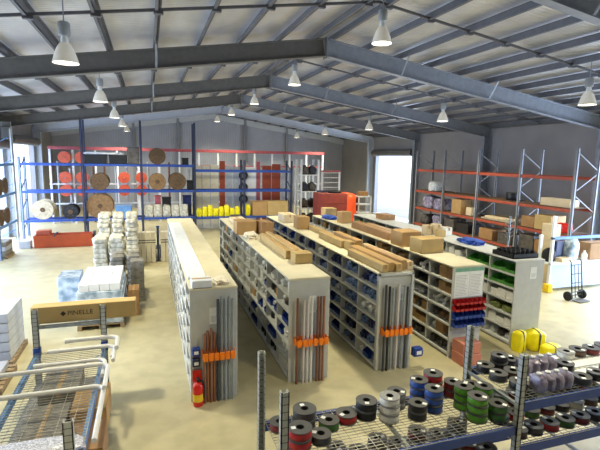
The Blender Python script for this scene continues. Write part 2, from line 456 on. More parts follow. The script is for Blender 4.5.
# ------------------------------------------------------------------ shelving rows
LV = [.1, .45, .80, 1.15, 1.50, 1.84]
H = 2.2
ROWS = {'A': (.655, 8.12, 17.8), 'B': (2.62, 8.32, 17.6), 'C': (4.60, 8.32, 17.9), 'D': (6.58, 8.40, 17.8), 'E': (8.50, 8.50, 17.8)}
RN = {'A': 'leftmost row', 'B': 'second row', 'C': 'middle row', 'D': 'fourth row', 'E': 'rightmost row'}
RW = .86
RLAB = {'A': 'grey steel shelving row with a cream top beside the wide aisle',
        'B': 'grey steel shelving row with brown pipes at its end, second from the left',
        'C': 'grey steel shelving row of blue bags with a framed end of pipes',
        'D': 'grey steel shelving row with red and blue bins on its end',
        'E': 'grey steel shelving row with a black tray on its end, rightmost'}
BAYS = {}
for k, (x0, y0, y1) in ROWS.items():
    t = thing('shelving_row', RLAB[k], 'shelving', (x0, y0, 0))
    L = y1 - y0; n = 10; bw = L / n; BAYS[k] = (n, bw)
    part('end_panel', MB().box(-.01, RW + .01, 0, .03, 0, H), 'shelf_end', t, bevel=.004)
    part('end_panel', MB().box(-.01, RW + .01, L - .03, L, 0, H), 'shelf_end', t, bevel=.004)
    part('top_panel', MB().box(-.015, RW + .015, -.01, L + .01, H - .035, H), 'shelf_top' if k in 'ABCD' else 'shelf', t, bevel=.004)
    part('back_panel', MB().box(RW / 2 - .01, RW / 2 + .01, .03, L - .03, .05, H - .04), 'shelf_back', t)
    part('kick_plate', MB().box(.02, RW - .02, .03, L - .03, 0, .07), 'shelf_back', t)
    for z in LV:
        b = MB().box(0, RW, .03, L - .03, z - .02, z); b.box(-.002, .015, .03, L - .03, z - .045, z + .005); b.box(RW - .015, RW + .002, .03, L - .03, z - .045, z + .005)
        part('shelf', b, 'shelf', t)
    for i in range(1, n):
        part('divider', MB().box(0, RW, i * bw - .012, i * bw + .012, .07, H - .04), 'shelf', t)
    if k == 'C':
        b = MB()
        b.box(0, .05, -.05, 0, 0, H - .02); b.box(RW - .05, RW, -.05, 0, 0, H - .02); b.box(0, RW, -.05, 0, H - .07, H - .02)
        part('end_frame', b, 'shelf', t, bevel=.004)
    if k in 'ABC':     # orange comb that holds the pipes
        z0 = {'A': .86, 'B': .82, 'C': .82}[k]
        xa = .2 if k == 'A' else .1
        cb = MB().box(xa, RW - .06, -.03, 0, z0, z0 + .16)
        for xx in {'A': (.205, .27, .33, .39, .455, .525, .595, .665, .733, .799), 'B': (.104, .21, .32, .405, .515, .6125, .6775, .796), 'C': (.104, .195, .285, .395, .53, .64, .715, .796)}[k]:
            cb.box(xx - .004, xx + .004, -.16, -.03, z0, z0 + .15)
        part('pipe_comb', cb, 'orange_pl', t, 'orange plastic comb holding the pipes upright', bevel=.006)
        cb = MB().box(xa, RW - .06, -.19, -.16, z0 + .04, z0 + .12)
        for i in range(6):
            xx = xa + (RW - .06 - xa) * (i + .5) / 6
            cb.box(xx - .042, xx + .042, -.215, -.188, z0 + .005, z0 + .155)
        part('comb_bar', cb, 'orange_pl', t, bevel=.006)

# notices taped to the row ends
def sheet(loc, w, h, label, name='paper_notice', lines=0, head=None):
    t = thing(name, label, 'notice', (loc[0], loc[1] - .002, loc[2]))
    part('sheet', MB().box(0, w, -.004, 0, 0, h), 'paper', t)
    if head: part('header_band', MB().box(0, w, -.006, -.004, h - .09, h), head, t)
    if lines:
        b = MB()
        for i in range(lines):
            z = .05 + i * (h - .2) / lines
            b.box(.03, w * random.uniform(.7, .92), -.0055, -.004, z, z + .008)
        part('printed_lines', b, 'grey_ink', t)
    return t
sheet((1.0, 8.12, 1.5), .16, .32, 'blank white paper taped to the leftmost row end', lines=5)
sheet((3.04, 8.32, 1.46), .15, .36, 'white paper behind the pipes on the second row end', lines=6)
sheet((5.13, 8.32, 1.55), .13, .3, 'small white paper inside the framed row end', lines=5)
sheet((6.63, 8.40, 1.455), .4, .70, 'tall printed list with green header, left of the pair above red bins', lines=14, head='green_print')
sheet((7.04, 8.40, 1.455), .38, .70, 'tall printed list with green header, right of the pair above red bins', lines=14, head='green_print')
sheet((8.94, 8.50, 1.72), .2, .3, 'small white paper taped high on the rightmost row end', lines=4)

# pipes standing in the combs
def pipe(x, y, r, h, m, label, group):
    b = MB().lathe([(r * .8, 0), (r, 0), (r, h), (r * .8, h), (r * .8, h - .05), (0.001, h - .05), (0.001, .02), (r * .8, .02)], 14)
    single('upright_pipe', b, m, label, 'pipe', (x, y, 0), group=group)
xa = .655
for i, x in enumerate((.24, .30, .36, .42)):
    pipe(xa + x, 8.12 - .10 + .02 * (i % 2), .024, 1.36 + .05 * (i % 3), 'copper', 'short copper coloured pipe, %s of four at the leftmost row end' % ORD[i], 'copper pipes at the leftmost row end')
for i, x in enumerate((.49, .56, .63, .70, .764)):
    pipe(xa + x, 8.12 - .10 + .02 * (i % 2), .0265, 2.0 + .04 * (i % 2), 'dark_pipe' if i == 0 else 'grey_pipe', 'tall grey pipe, %s of five beside the copper pipes' % ORD[i] if i else 'tall dark pipe between copper and grey pipes at the leftmost row end', 'grey pipes at the leftmost row end')
xb = 2.62
for i, (x, m, d) in enumerate([(.14, 'brown_pipe', 'single brown pipe at the left side of the second row end'), (.28, 'pale_pipe', 'pale pink pipe beside the single brown pipe'), (.36, 'pale_pipe', 'pale pipe, second of three pale pipes on the second row end'), (.45, 'white_pl', 'whitest pipe in the middle of the second row end'),
                                 (.58, 'brown_pipe', 'brown pipe, first of three grouped on the second row end'), (.645, 'brown_pipe', 'brown pipe, middle of three grouped on the second row end'), (.71, 'copper', 'brown pipe, last of three grouped on the second row end')]):
    pipe(xb + x, 8.32 - .10, .0255 if i != 2 else .031, 1.82 - .05 * (i in (1, 2)), m, d, 'pipes at the second row end')
xc = 4.60
for i, (x, m) in enumerate([(.15, 'dark_pipe'), (.24, 'black_pl'), (.33, 'grey_pipe'), (.46, 'pale_pipe'), (.60, 'grey_pipe'), (.68, 'dark_pipe'), (.75, 'grey_pipe')]):
    pipe(xc + x, 8.32 - .10, .0255, 1.95 - .04 * (i % 3), m, '%s pipe, %s from the left in the framed middle row end' % ({'dark_pipe': 'slate grey', 'black_pl': 'black', 'grey_pipe': 'light grey', 'pale_pipe': 'off-white'}[m], ORD[i]), 'pipes in the framed row end')

# ---- shelf stock: prototypes
def bin_mesh(name, w, d, h, m):     # open-fronted stacking bin, front toward -X
    b = MB(); t = .006
    b.box(0, d, 0, w, 0, t); b.box(d - t, d, 0, w, 0, h); b.box(0, t, 0, w, 0, h * .45)
    for y in (0, w - t):
        b.add([(0, y, 0), (d, y, 0), (d, y, h), (d * .45, y, h), (0, y, h * .45), (0, y + t, 0), (d, y + t, 0), (d, y + t, h), (d * .45, y + t, h), (0, y + t, h * .45)],
              [(0, 1, 2, 3, 4), (5, 6, 7, 8, 9), (0, 1, 6, 5), (1, 2, 7, 6), (2, 3, 8, 7), (3, 4, 9, 8), (4, 0, 5, 9)])
    b.box(-.012, t, 0, w, h * .45 - .012, h * .45)
    return b.mesh(name, m)
def elbow_mesh(name, m):
    b = MB(); pts = [(.05 + .12 * (1 - math.cos(a)), 0, .05 + .12 * math.sin(a)) for a in [i * PI / 2 / 8 for i in range(9)]]
    b.tube(pts, .045, 12); b.cyl((.05, 0, 0), (.05, 0, .07), .055, 14); b.cyl((.15, 0, .17), (.22, 0, .17), .055, 14)
    b.cyl((.13, .08, .064), (.13, .22, .064), .05, 12); b.cyl((.13, .19, .064), (.13, .23, .064), .06, 12)
    return b.mesh(name, m)
def carton_mesh(name, w, d, h, m):
    b = MB().box(-w / 2, w / 2, -d / 2, d / 2, 0, h)
    return b.mesh(name, m, .008)
STK = {}
def bags(key, m, n, sx, sy, sz):
    STK[key] = [MB().blob(sx * random.uniform(.9, 1.05), sy * random.uniform(.85, 1.1), sz * random.uniform(.75, 1.1), seed=i + len(STK) * 7, amp=.42, fr=2.4, sub=3, square=.7).mesh(key, m) for i in range(n)]
bags('bluebag', 'blue_bag', 4, .32, .26, .22); bags('navybag', 'navy_pl', 3, .32, .26, .22)
bags('clearbag', 'clear_bag', 4, .32, .26, .2); bags('darkheap', 'dark_item', 4, .32, .26, .2)
bags('brownheap', 'brown_item', 3, .32, .26, .22)
STK['bluebin'] = [bin_mesh('parts_bin', .27, .36, .22, 'blue_pl')]
STK['greybin'] = [bin_mesh('parts_bin', .27, .36, .22, 'grey_pl')]
STK['whitebin'] = [bin_mesh('parts_bin', .27, .36, .24, 'white_pl')]
STK['greenbin'] = [bin_mesh('parts_bin', .42, .38, .16, 'green_pl')]
STK['whitecarton'] = [carton_mesh('small_carton', .3, .26, h, 'white_pl') for h in (.16, .22, .26)]
STK['browncarton'] = [carton_mesh('small_carton', .3, .27, h, 'carton') for h in (.16, .22, .27)]
STK['darkcarton'] = [carton_mesh('small_carton', .3, .28, h, 'carton_b') for h in (.16, .22, .27)]
STK['elbowgrey'] = [elbow_mesh('pipe_elbow', 'grey_pl')]; STK['elbowwhite'] = [elbow_mesh('pipe_elbow', 'white_pl')]
STK['elbowblack'] = [elbow_mesh('pipe_elbow', 'black_pl')]
STK['coil'] = [MB().lathe([(.07, 0), (.125, 0), (.135, .04), (.125, .12), (.07, .12)], 24).mesh('pipe_coil', 'black_pl')]
STK['olivebag'] = [MB().blob(.34, .4, .18, seed=s, amp=.3).mesh('parts_bag', 'olive') for s in (1, 2)]
INFO = {'bluebag': ('parts_bag', 'blue bag of fittings', 'bag'), 'navybag': ('parts_bag', 'navy bag of fittings', 'bag'), 'clearbag': ('clear_parts_bag', 'clear bag of fittings', 'bag'),
        'darkheap': ('wrapped_part', 'dark lumpy wrapped part', 'part'), 'brownheap': ('wrapped_part', 'brown lumpy wrapped part', 'part'), 'bluebin': ('parts_bin', 'blue open parts bin', 'bin'),
        'greybin': ('parts_bin', 'grey open parts bin', 'bin'), 'whitebin': ('parts_bin', 'white open parts bin', 'bin'), 'greenbin': ('parts_bin', 'bright green open bin', 'bin'),
        'whitecarton': ('small_carton', 'small white carton', 'box'), 'browncarton': ('small_carton', 'small tan carton', 'box'), 'darkcarton': ('small_carton', 'small dark brown carton', 'box'),
        'elbowgrey': ('pipe_elbow', 'grey pipe elbow', 'pipe fitting'), 'elbowwhite': ('pipe_elbow', 'white pipe elbow', 'pipe fitting'), 'elbowblack': ('pipe_elbow', 'black pipe elbow', 'pipe fitting'),
        'coil': ('pipe_coil', 'black coil of pipe', 'coil'), 'olivebag': ('parts_bag', 'olive bag of fittings', 'bag')}
MIX = {'A': ['whitecarton', 'greybin', 'whitebin', 'clearbag', 'elbowgrey'],
       'B': ['clearbag', 'whitecarton', 'darkheap', 'elbowwhite', 'whitebin', 'coil', 'browncarton', 'elbowblack', 'bluebin', 'clearbag'],
       'C': ['bluebag', 'bluebag', 'navybag', 'bluebin', 'bluebag', 'clearbag', 'navybag'],
       'D': ['browncarton', 'darkheap', 'brownheap', 'clearbag', 'browncarton', 'darkcarton', 'elbowwhite', 'darkheap', 'coil'],
       'E': ['whitecarton', 'greybin', 'olivebag', 'darkheap', 'whitecarton', 'clearbag']}
SH = ['bottom', 'fifth', 'fourth', 'third', 'second', 'top']
stock = []
rng = random.Random(11)
for k, (x0, y0, y1) in ROWS.items():
    n, bw = BAYS[k]
    for bay in range(n):
        for lv, z in enumerate(LV):
            # stock gets sparser far back, where it shows only as specks
            cnt = {'A': 2, 'B': 3, 'C': 3, 'D': 3, 'E': 3}[k] if bay < 5 else 2
            base = rng.choice(MIX[k])
            if k == 'E' and bay < 2 and lv >= 4: base = 'greenbin'; cnt = 2
            if k == 'E' and bay < 2 and lv in (1, 3): base = 'whitecarton'; cnt = 3
            if k == 'E' and bay < 2 and lv == 2: base = 'olivebag'; cnt = 2
            if k == 'D' and bay == 0 and lv == 0: base = 'darkheap'
            for j in range(cnt):
                kind = base if (rng.random() < .6 or base == 'greenbin') else rng.choice(MIX[k])
                me = rng.choice(STK[kind]); nm, desc, cat = INFO[kind]
                pos = {1: [''], 2: ['near', 'far'], 3: ['near', 'centre', 'far']}[cnt][j]
                yc = y0 + bay * bw + .045 + (j + .5) * (bw - .09) / cnt
                lab = '%s, %s part of %s bay, %s shelf, %s' % (desc, pos, ORD[bay], SH[lv], RN[k])
                o = bpy.data.objects.new(nm, me); C.objects.link(o)
                if kind.endswith('bin'):
                    wbin = .42 if kind == 'greenbin' else .27
                    o.location = (x0 + .02, yc - wbin / 2, z + .006)
                elif kind.startswith('elbow'):
                    o.location = (x0 + .05, yc - .0875, z + .006)
                else:
                    o.location = (x0 + .2 + rng.uniform(-.01, .01), yc, z + .006)
                o['label'] = lab; o['category'] = cat; o['group'] = '%s stock in the %s' % (desc, RN[k])
                stock.append(o)

# ------------------------------------------------------------------ cartons and loose goods on the row tops
def carton(label, x, y, z, w, d, h, m='carton', rz=0, name='carton', tape=True, group=None):   # centred on x, y
    t = thing(name, label, 'box', (x, y, z), rz, group)
    body = part('carton_body', MB().box(-w / 2, w / 2, -d / 2, d / 2, 0, h), m, t, bevel=.01)
    if tape:
        b = MB()
        if d >= w: b.box(-.03, .03, -d / 2 - .002, d / 2 + .002, h, h + .003).box(-.03, .03, -d / 2 - .003, -d / 2, h - .1, h + .003)
        else: b.box(-w / 2 - .002, w / 2 + .002, -.03, .03, h, h + .003).box(w / 2, w / 2 + .003, -.03, .03, h - .1, h + .003)
        part('tape', b, 'tape', body)
    return t
T = 2.202
carton('white flat carton at the front of the leftmost row top', .655 + .22, 8.3, T, .36, .34, .14, 'board_white')
single('paper_heap', MB().blob(.34, .5, .1, 3, amp=.5, fr=3), 'tissue', 'heap of cream tissue on the front corner of the leftmost row', 'paper', (.655 + .62, 8.42, T))
carton('long flat lid of cream card along the leftmost row top', .655 + .2, 12.6, T, .36, 7.6, .05, 'board_white', name='flat_carton', tape=False)
carton('large brown carton, left of the pair on the second row top', 2.85, 13.9, T, .62, .6, .42, 'carton')
carton('large brown carton, right of the pair on the second row top', 3.43, 13.75, T, .4, .7, .4, 'carton_b', rz=.1)
single('tissue_bundle', MB().blob(.42, .7, .18, 5, amp=.4, fr=3), 'tissue', 'crumpled cream bundle in front of the brown carton pair', 'paper', (2.84, 13.0, T))
for i, (x, d, h) in enumerate(((3.12, 2.6, .2), (3.27, 2.7, .25), (3.42, 2.4, .2))):
    carton('long yellow tan carton, %s of three side by side on second row' % ORD[i], x, 11.35 - .1 * i, T, .14, d, h, 'carton_y', group='long cartons on the second row')
carton('short wide tan carton at the near end of the long cartons', 3.32, 9.68, T, .42, .36, .24, 'carton_y')
carton('low tan carton lying behind the second row long cartons', 3.1, 16.3, T, .5, 1.1, .14, 'carton_pale', name='flat_carton')
single('black_case', MB().box(-.2, .2, -.3, .3, 0, .14), 'black_pl', 'black case at the far end of the second row top', 'case', (3.2, 17.2, T), bevel=.02, seg=2)
carton('upright tan carton standing alone on the middle row', 4.95, 14.5, T, .42, .5, .42, 'carton')
carton('small tan carton behind the upright carton on the middle row', 4.95, 16.2, T, .5, .8, .3, 'carton_pale')
for i, (x, y, d, h, m) in enumerate([(5.2, 13.2, 2.0, .14, 'carton_y'), (4.98, 11.8, 1.7, .2, 'carton_y'), (5.22, 11.3, 1.5, .28, 'carton'), (4.76, 9.2, 1.8, .17, 'carton_y'), (4.93, 9.35, 2.0, .2, 'carton'), (5.09, 9.4, 2.2, .17, 'carton_y'), (5.26, 9.25, 1.7, .22, 'carton'), (5.425, 9.5, 2.2, .18, 'carton_pale')]):
    lab = ['long low carton behind the others on the middle row', 'long yellow carton midway along the middle row', 'tall long carton midway along the middle row'][i] if i < 3 else 'long carton, %s of five packed at the middle row front' % ORD[i - 3]
    carton(lab, x, y, T, .15 if i > 2 else .2, d, h, m, group='long cartons at the middle row front' if i > 2 else None)
carton('short orange tan carton lying on the middle row long cartons', 5.02, 10.72, T, .15, .38, .24, 'carton_y')
single('blue_sheet', MB().blob(.55, .9, .14, 8, amp=.5, fr=3), 'cloth_blue', 'rumpled blue sheet on the far end of the fourth row', 'cloth', (6.85, 16.6, T))
carton('square tan carton beside the rumpled blue sheet', 7.0, 15.5, T, .42, .45, .42, 'carton')
carton('tan carton at the far end of the fourth row', 7.1, 17.3, T, .5, .5, .36, 'carton_y')
carton('long tan carton along the fourth row top', 6.9, 13.0, T, .32, 2.6, .22, 'carton_b')
carton('second long tan carton beside the first on the fourth row', 7.2, 12.9, T, .24, 2.2, .2, 'carton_y')
carton('large tan carton, rear of the pair on the fourth row', 6.9, 11.0, T, .62, .62, .42, 'carton')
carton('large yellow tan carton, front of the pair on the fourth row', 6.95, 10.05, T, .72, .5, .38, 'carton_y', rz=.08)
for i, (x, y, w, d, h, m) in enumerate([(8.62, 12.5, .22, .26, .3, 'carton_pale'), (8.9, 12.4, .24, .3, .34, 'carton_pale'), (9.15, 12.2, .24, .3, .26, 'white_pl'), (8.75, 11.95, .26, .22, .2, 'carton_y')]):
    carton('small pale carton, %s of the cluster on the rightmost row' % ORD[i], x, y, T, w, d, h, m, name='small_carton', group='pale cartons on the rightmost row')
carton('low brown carton at the far end of the rightmost row', 9.1, 16.1, T, .5, .7, .2, 'carton_b')
single('blue_sheet', MB().blob(.5, .9, .16, 4, amp=.5, fr=3.4), 'cloth_blue', 'crumpled blue plastic sheet on the rightmost row top', 'cloth', (8.95, 10.75, T))
t = thing('parts_tray', 'black tray of round cups on the front end of the rightmost row', 'tray', (8.95, 9.05, T))
b = MB().box(-.4, .4, -.36, .36, 0, .02)
for a in ((-.4, -.38, -.36, .36), (.38, .4, -.36, .36), (-.4, .4, -.36, -.34), (-.4, .4, .34, .36)): b.box(*a, 0, .11)
part('tray_body', b, 'black_pl', t)
for i in range(5):
    for j in range(4):
        part('cup', MB().lathe([(0, .02), (.055, .02), (.065, .17), (.055, .17), (.045, .04), (0, .04)], 14), 'rubber', t, loc=(-.3 + i * .15, -.25 + j * .16, 0))
t = thing('hook_stand', 'grey post stand with hooks on the rightmost row', 'stand', (9.22, 9.6, T))
part('base_plate', MB().box(-.1, .1, -.1, .1, 0, .02), 'galv', t); part('pole', MB().cyl((0, 0, .02), (0, 0, .95), .025, 12), 'galv', t)
for i in range(5):
    part('hook', MB().tube([(0, 0, .4 + .11 * i), (-.08, 0, .38 + .11 * i), (-.13, 0, .42 + .11 * i)], .012, 8).tube([(0, 0, .4 + .11 * i), (.08, 0, .38 + .11 * i), (.13, 0, .42 + .11 * i)], .012, 8), 'galv', t)

# bins hung on the fourth row end
def small_bin(m):
    b = MB(); w, d, h, tt = .105, .15, .11 if m == 'red_pl' else .14, .004
    b.box(0, w, -d, 0, 0, tt); b.box(0, w, -tt, 0, 0, h); b.box(0, w, -d, -d + tt, 0, h * .5)
    for x in (0, w - tt):
        b.add([(x, -d, 0), (x, 0, 0), (x, 0, h), (x, -d * .5, h), (x, -d, h * .5), (x + tt, -d, 0), (x + tt, 0, 0), (x + tt, 0, h), (x + tt, -d * .5, h), (x + tt, -d, h * .5)],
              [(0, 1, 2, 3, 4), (5, 6, 7, 8, 9), (0, 1, 6, 5), (1, 2, 7, 6), (2, 3, 8, 7), (3, 4, 9, 8), (4, 0, 5, 9)])
    return b.mesh('hanging_bin', m)
rb, bb = small_bin('red_pl'), small_bin('blue_pl')
single('louvre_panel', MB().box(0, .86, -.012, 0, 0, .78).box(0, .86, -.02, -.012, .70, .72).box(0, .86, -.02, -.012, .52, .54).box(0, .86, -.02, -.012, .32, .34).box(0, .86, -.02, -.012, .12, .14), 'galv', 'grey louvred panel behind the red and blue bins', 'panel', (6.58, 8.395, .66))
for r_, (z, me, cn) in enumerate(((1.32, rb, 'red'), (1.17, rb, 'red'), (.98, bb, 'blue'), (.78, bb, 'blue'))):
    for i in range(7):
        o = single('hanging_bin', me, None, 'small %s bin, %s in the %s row on the fourth row end' % (cn, ORD[i], ['upper red', 'lower red', 'upper blue', 'lower blue'][r_]), 'bin', (6.585 + i * .122, 8.372, z), group='%s bins on the louvred panel' % cn)
# things on the floor or wall at the row ends
carton('red and white carton on the floor, lower of the stack', 6.84, 8.08, .001, .5, .42, .26, 'carton_red')
carton('red and white carton on the floor, upper of the stack', 6.84, 8.1, .266, .48, .4, .26, 'carton_red')
t = thing('wall_bin', 'blue square holder fixed near the middle row end', 'bin', (5.5, 8.3, .25))
part('holder_body', MB().box(0, .22, -.14, 0, 0, .2).box(.0, .22, -.16, -.14, .05, .15), 'blue_pl', t, bevel=.01)
part('paper_card', MB().box(.05, .17, -.165, -.16, .06, .14), 'paper', t)
for i, z in enumerate((.72, .93)):
    t = thing('wall_box', 'small blue box, %s of two fixed above the fire extinguisher' % ['lower', 'upper'][i], 'box', (.675, 8.12, z))
    part('box_body', MB().box(0, .14, -.08, 0, 0, .16), ['navy_pl', 'blue_pl'][i], t, bevel=.01); part('box_label', MB().box(.03, .11, -.083, -.08, .04, .1), 'paper', t)
t = thing('fire_extinguisher', 'red fire extinguisher with yellow label standing at the leftmost row end', 'fire extinguisher', (.76, 7.98, .002))
part('cylinder', MB().lathe([(0, 0), (.085, 0), (.095, .02), (.095, .36), (.07, .43), (.03, .46), (0, .46)], 24), 'fire_red', t)
part('label_band', MB().lathe([(.0955, .1), (.0975, .1), (.0975, .24), (.0955, .24)], 24), 'yellow_lab', t, 'yellow label band')
part('valve', MB().cyl((0, 0, .46), (0, 0, .52), .025, 12).box(-.03, .03, -.09, .02, .52, .535).box(-.02, .02, -.1, .0, .545, .56), 'black_pl', t)
part('hose', MB().tube([(.03, 0, .49), (.09, -.02, .46), (.115, -.03, .36), (.11, -.04, .24), (.10, -.05, .16)], .014, 8), 'rubber', t)
part('sign_plate', MB().box(-.085, .085, .1, .11, .42, .64), 'fire_red', t)
for i, (x, y, w, d, h, rz) in enumerate(((8.52, 8.24, .28, .28, .52, .2), (9.0, 8.22, .44, .36, .5, -.1), (9.1, 7.84, .5, .3, .26, .1))):
    t = thing('yellow_pack', ['upright yellow pack beside the rightmost row end', 'taller yellow pack standing by the rightmost row end', 'low yellow pack lying in front of the taller pack'][i], 'pack', (x, y, .002), rz)
    part('pack_body', MB().blob(w, d, h, i + 3, amp=.12, square=.42), 'yellow_pl', t)
    part('pack_strap', MB().blob(w * .16, d * 1.03, h * 1.02, i + 3, amp=.1, square=.42), 'dark_pipe', t)
# ------------------------------------------------------------------ racks
def post(mb, x, y, z1, w=.08, d=.07, t=.012, face=-1):       # channel section
    mb.box(x - w / 2, x + w / 2, y - d / 2 if face < 0 else y + d / 2 - t, y - d / 2 + t if face < 0 else y + d / 2, 0, z1)
    mb.box(x - w / 2, x - w / 2 + t, y - d / 2, y + d / 2, 0, z1); mb.box(x + w / 2 - t, x + w / 2, y - d / 2, y + d / 2, 0, z1)
    return mb

def wire_deck(name, label, x0, x1, y0, y1, z, sx=.1, sy=.05, loc=None, r=.003):
    b = MB()
    nx = int((x1 - x0) / sx); ny = int((y1 - y0) / sy)
    for i in range(nx + 1):
        x = x0 + (x1 - x0) * i / nx; b.box(x - r, x + r, y0, y1, -2 * r, 0)
    for j in range(ny + 1):
        y = y0 + (y1 - y0) * j / ny; b.box(x0, x1, y - r, y + r, 0, 2 * r)
    b.v = [v - Vector((x0, y0, 0)) for v in b.v]
    return single(name, b, 'wire', label, 'wire deck', (x0, y0, z))

# foreground right rack (two bays)
PX = [1.17, 4.06, 6.95]; PYF, PYB = 3.83, 4.75
t = thing('cable_rack', 'galvanised rack with blue beams holding reels of cable', 'rack', (0, 0, 0))
for i, x in enumerate(PX):
    for y, f in ((PYF, -1), (PYB, 1)):
        part('upright', post(MB(), x, y, 2.4, face=f), 'post', t)
    b = MB().bar((x, PYF + .02, .3), (x, PYB - .02, .85), .03, .012).bar((x, PYF, .3), (x, PYB, .3), .03, .02)
    if i: part('side_rail', MB().bar((x, PYF, 1.76), (x, PYB, 1.76), .04, .03), 'galv', t)
    part('frame_brace', b, 'galv', t)
def beams(t, x0, x1, z, m='blue_paint', h=.11):
    for y in (PYF, PYB):
        part('beam', MB().box(x0 + .04, x1 - .04, y - .025, y + .025, z - h, z), m, t, bevel=.006)
    part('cross_bar', MB().box((x0 + x1) / 2 - .02, (x0 + x1) / 2 + .02, PYF, PYB, z - .05, z - .015), 'galv', t)
D1, D0, U2, U1 = 1.52, .95, 1.80, 1.24
beams(t, PX[0], PX[1], D1); beams(t, PX[0], PX[1], D0); beams(t, PX[1], PX[2], U2); beams(t, PX[1], PX[2], U1); beams(t, PX[1], PX[2], .7)
wire_deck('wire_deck', 'wire mesh deck under the coloured reels in the first bay', PX[0] + .05, PX[1] - .05, PYF - .02, PYB + .02, D1 + .006, .1, .05)
wire_deck('wire_deck', 'lower wire mesh deck below the coloured reels', PX[0] + .05, PX[1] - .05, PYF - .02, PYB + .02, D0 + .006, .1, .05)
wire_deck('wire_deck', 'upper wire mesh deck of the second bay', PX[1] + .05, PX[2] - .05, PYF - .02, PYB + .02, U2 + .006, .1, .05)
wire_deck('wire_deck', 'middle wire mesh deck of the second bay', PX[1] + .05, PX[2] - .05, PYF - .02, PYB + .02, U1 + .006, .1, .05)

# reels of cable: flange, cable, flange, paper sticker
def reel_proto(col, r=.115, h=.095):
    t = thing('cable_reel', 'x', 'reel')
    part('flange', MB().lathe([(.045, 0), (r, 0), (r, .008), (.045, .008)], 28), 'reel_grey' if col != 'white' else 'cable_grey', t)
    topf = part('flange', MB().lathe([(.045, h - .008), (r, h - .008), (r, h), (.045, h)], 28), 'reel_grey' if col != 'white' else 'cable_grey', t)
    part('cable', MB().lathe([(.05, .008), (r * .9, .008), (r * .96, .025), (r * .97, h / 2), (r * .96, h - .025), (r * .9, h - .008), (.05, h - .008)], 28), 'cable_' + col, t)
    part('hub', MB().lathe([(.038, .002), (.05, .002), (.05, h - .002), (.038, h - .002)], 20), 'hole', t)
    part('sticker', MB().box(.05, .1, -.025, .025, h, h + .001), 'paper', topf)
    return t
protos = {}
def reel(col, x, y, z, label, big=1.0, group='reels on the rack deck', rz=None):
    key = (col, big)
    rz = random.uniform(0, 6.28) if rz is None else rz
    if key not in protos:
        t = reel_proto(col, .115 * big, .095 * (1 + (big - 1) * .8)); protos[key] = t
        t.location = (x, y, z); t.rotation_euler.z = rz; t['label'] = label; t['group'] = group
        return t
    return dup(protos[key], (x, y, z), rz, label, group)
DZ = D1 + .013
LVL = {1: [''], 2: ['lower', 'upper'], 3: ['bottom', 'middle', 'top']}
def stack(col, x, y, n, where, z=DZ, big=1.0, cname=None, group='reels on the rack deck'):
    h = .095 * (1 + (big - 1) * .8) + .002
    for i in range(n):
        w = ('%s cable reel, %s of the stack %s' % (cname or col, LVL[n][i], where)) if n > 1 else '%s cable reel %s' % (cname or col, where)
        reel(col, x + (.006 * (i % 2)), y + .004 * i, z + i * h, w, big, group)
stack('red', 1.46, 4.2, 2, 'at the near left rack corner', big=1.15)
stack('darkgrey', 1.62, 4.52, 2, 'at the far left rack corner', big=1.2, cname='wide dark grey')
stack('darkred', 1.34, 4.56, 1, 'behind the near left rack post', cname='dark red')
stack('darkgrey', 1.71, 4.21, 1, 'beside the red stack at the rack corner', big=1.0)
stack('midgreen', 1.89, 4.42, 1, 'on the left half of the rack deck', big=1.05, cname='dull green')
stack('red', 2.14, 4.49, 1, 'standing alone before the black stack', big=1.1, cname='bright red')
stack('black', 2.40, 4.5, 2, 'left of the white stack', big=1.12)
stack('white', 2.64, 4.36, 3, 'midway along the rack deck', big=1.05)
stack('grey', 2.87, 4.6, 2, 'behind the white stack', big=1.05, cname='pale grey')
stack('black', 2.99, 4.3, 2, 'in front of the blue stacks')
stack('blue', 3.22, 4.63, 3, 'beside the pale grey stack')
stack('blue', 3.27, 4.38, 3, 'beside the black stack', cname='sky blue')
stack('red', 3.47, 4.69, 3, 'at the far edge behind the blue stacks', big=1.1, cname='dull red')
stack('darkred', 3.725, 4.62, 2, 'between red and green stacks', cname='maroon')
stack('green', 3.67, 4.33, 3, 'behind the near green stacks', cname='leaf green')
stack('green', 3.66, 4.06, 3, 'nearest the front beam', big=1.05, cname='lime green')
stack('green', 3.915, 4.255, 3, 'right of the leaf green stack', cname='bright green')
stack('midgreen', 3.925, 4.495, 2, 'against the far rack post', cname='dark green')
stack('midgreen', 3.915, 4.01, 2, 'against the near rack post', big=1.0, cname='mid green')
j = 0
for x in (1.5, 1.78, 2.06, 2.34, 2.62, 2.9, 3.2, 3.5, 3.8):
    for y in (4.02, 4.3, 4.57):
        col = ['darkgrey', 'black', 'brown', 'darkred', 'grey'][(j * 7 + 3) % 5]; j += 1
        stack(col, x + random.uniform(-.02, .02), y, 1 + (j % 2), 'on the lower deck, column %s row %s' % (ORD[(j - 1) // 3], ORD[(j - 1) % 3]), D0 + .013, 1.05, col if col != 'darkred' else 'dark red', 'reels on the lower deck')
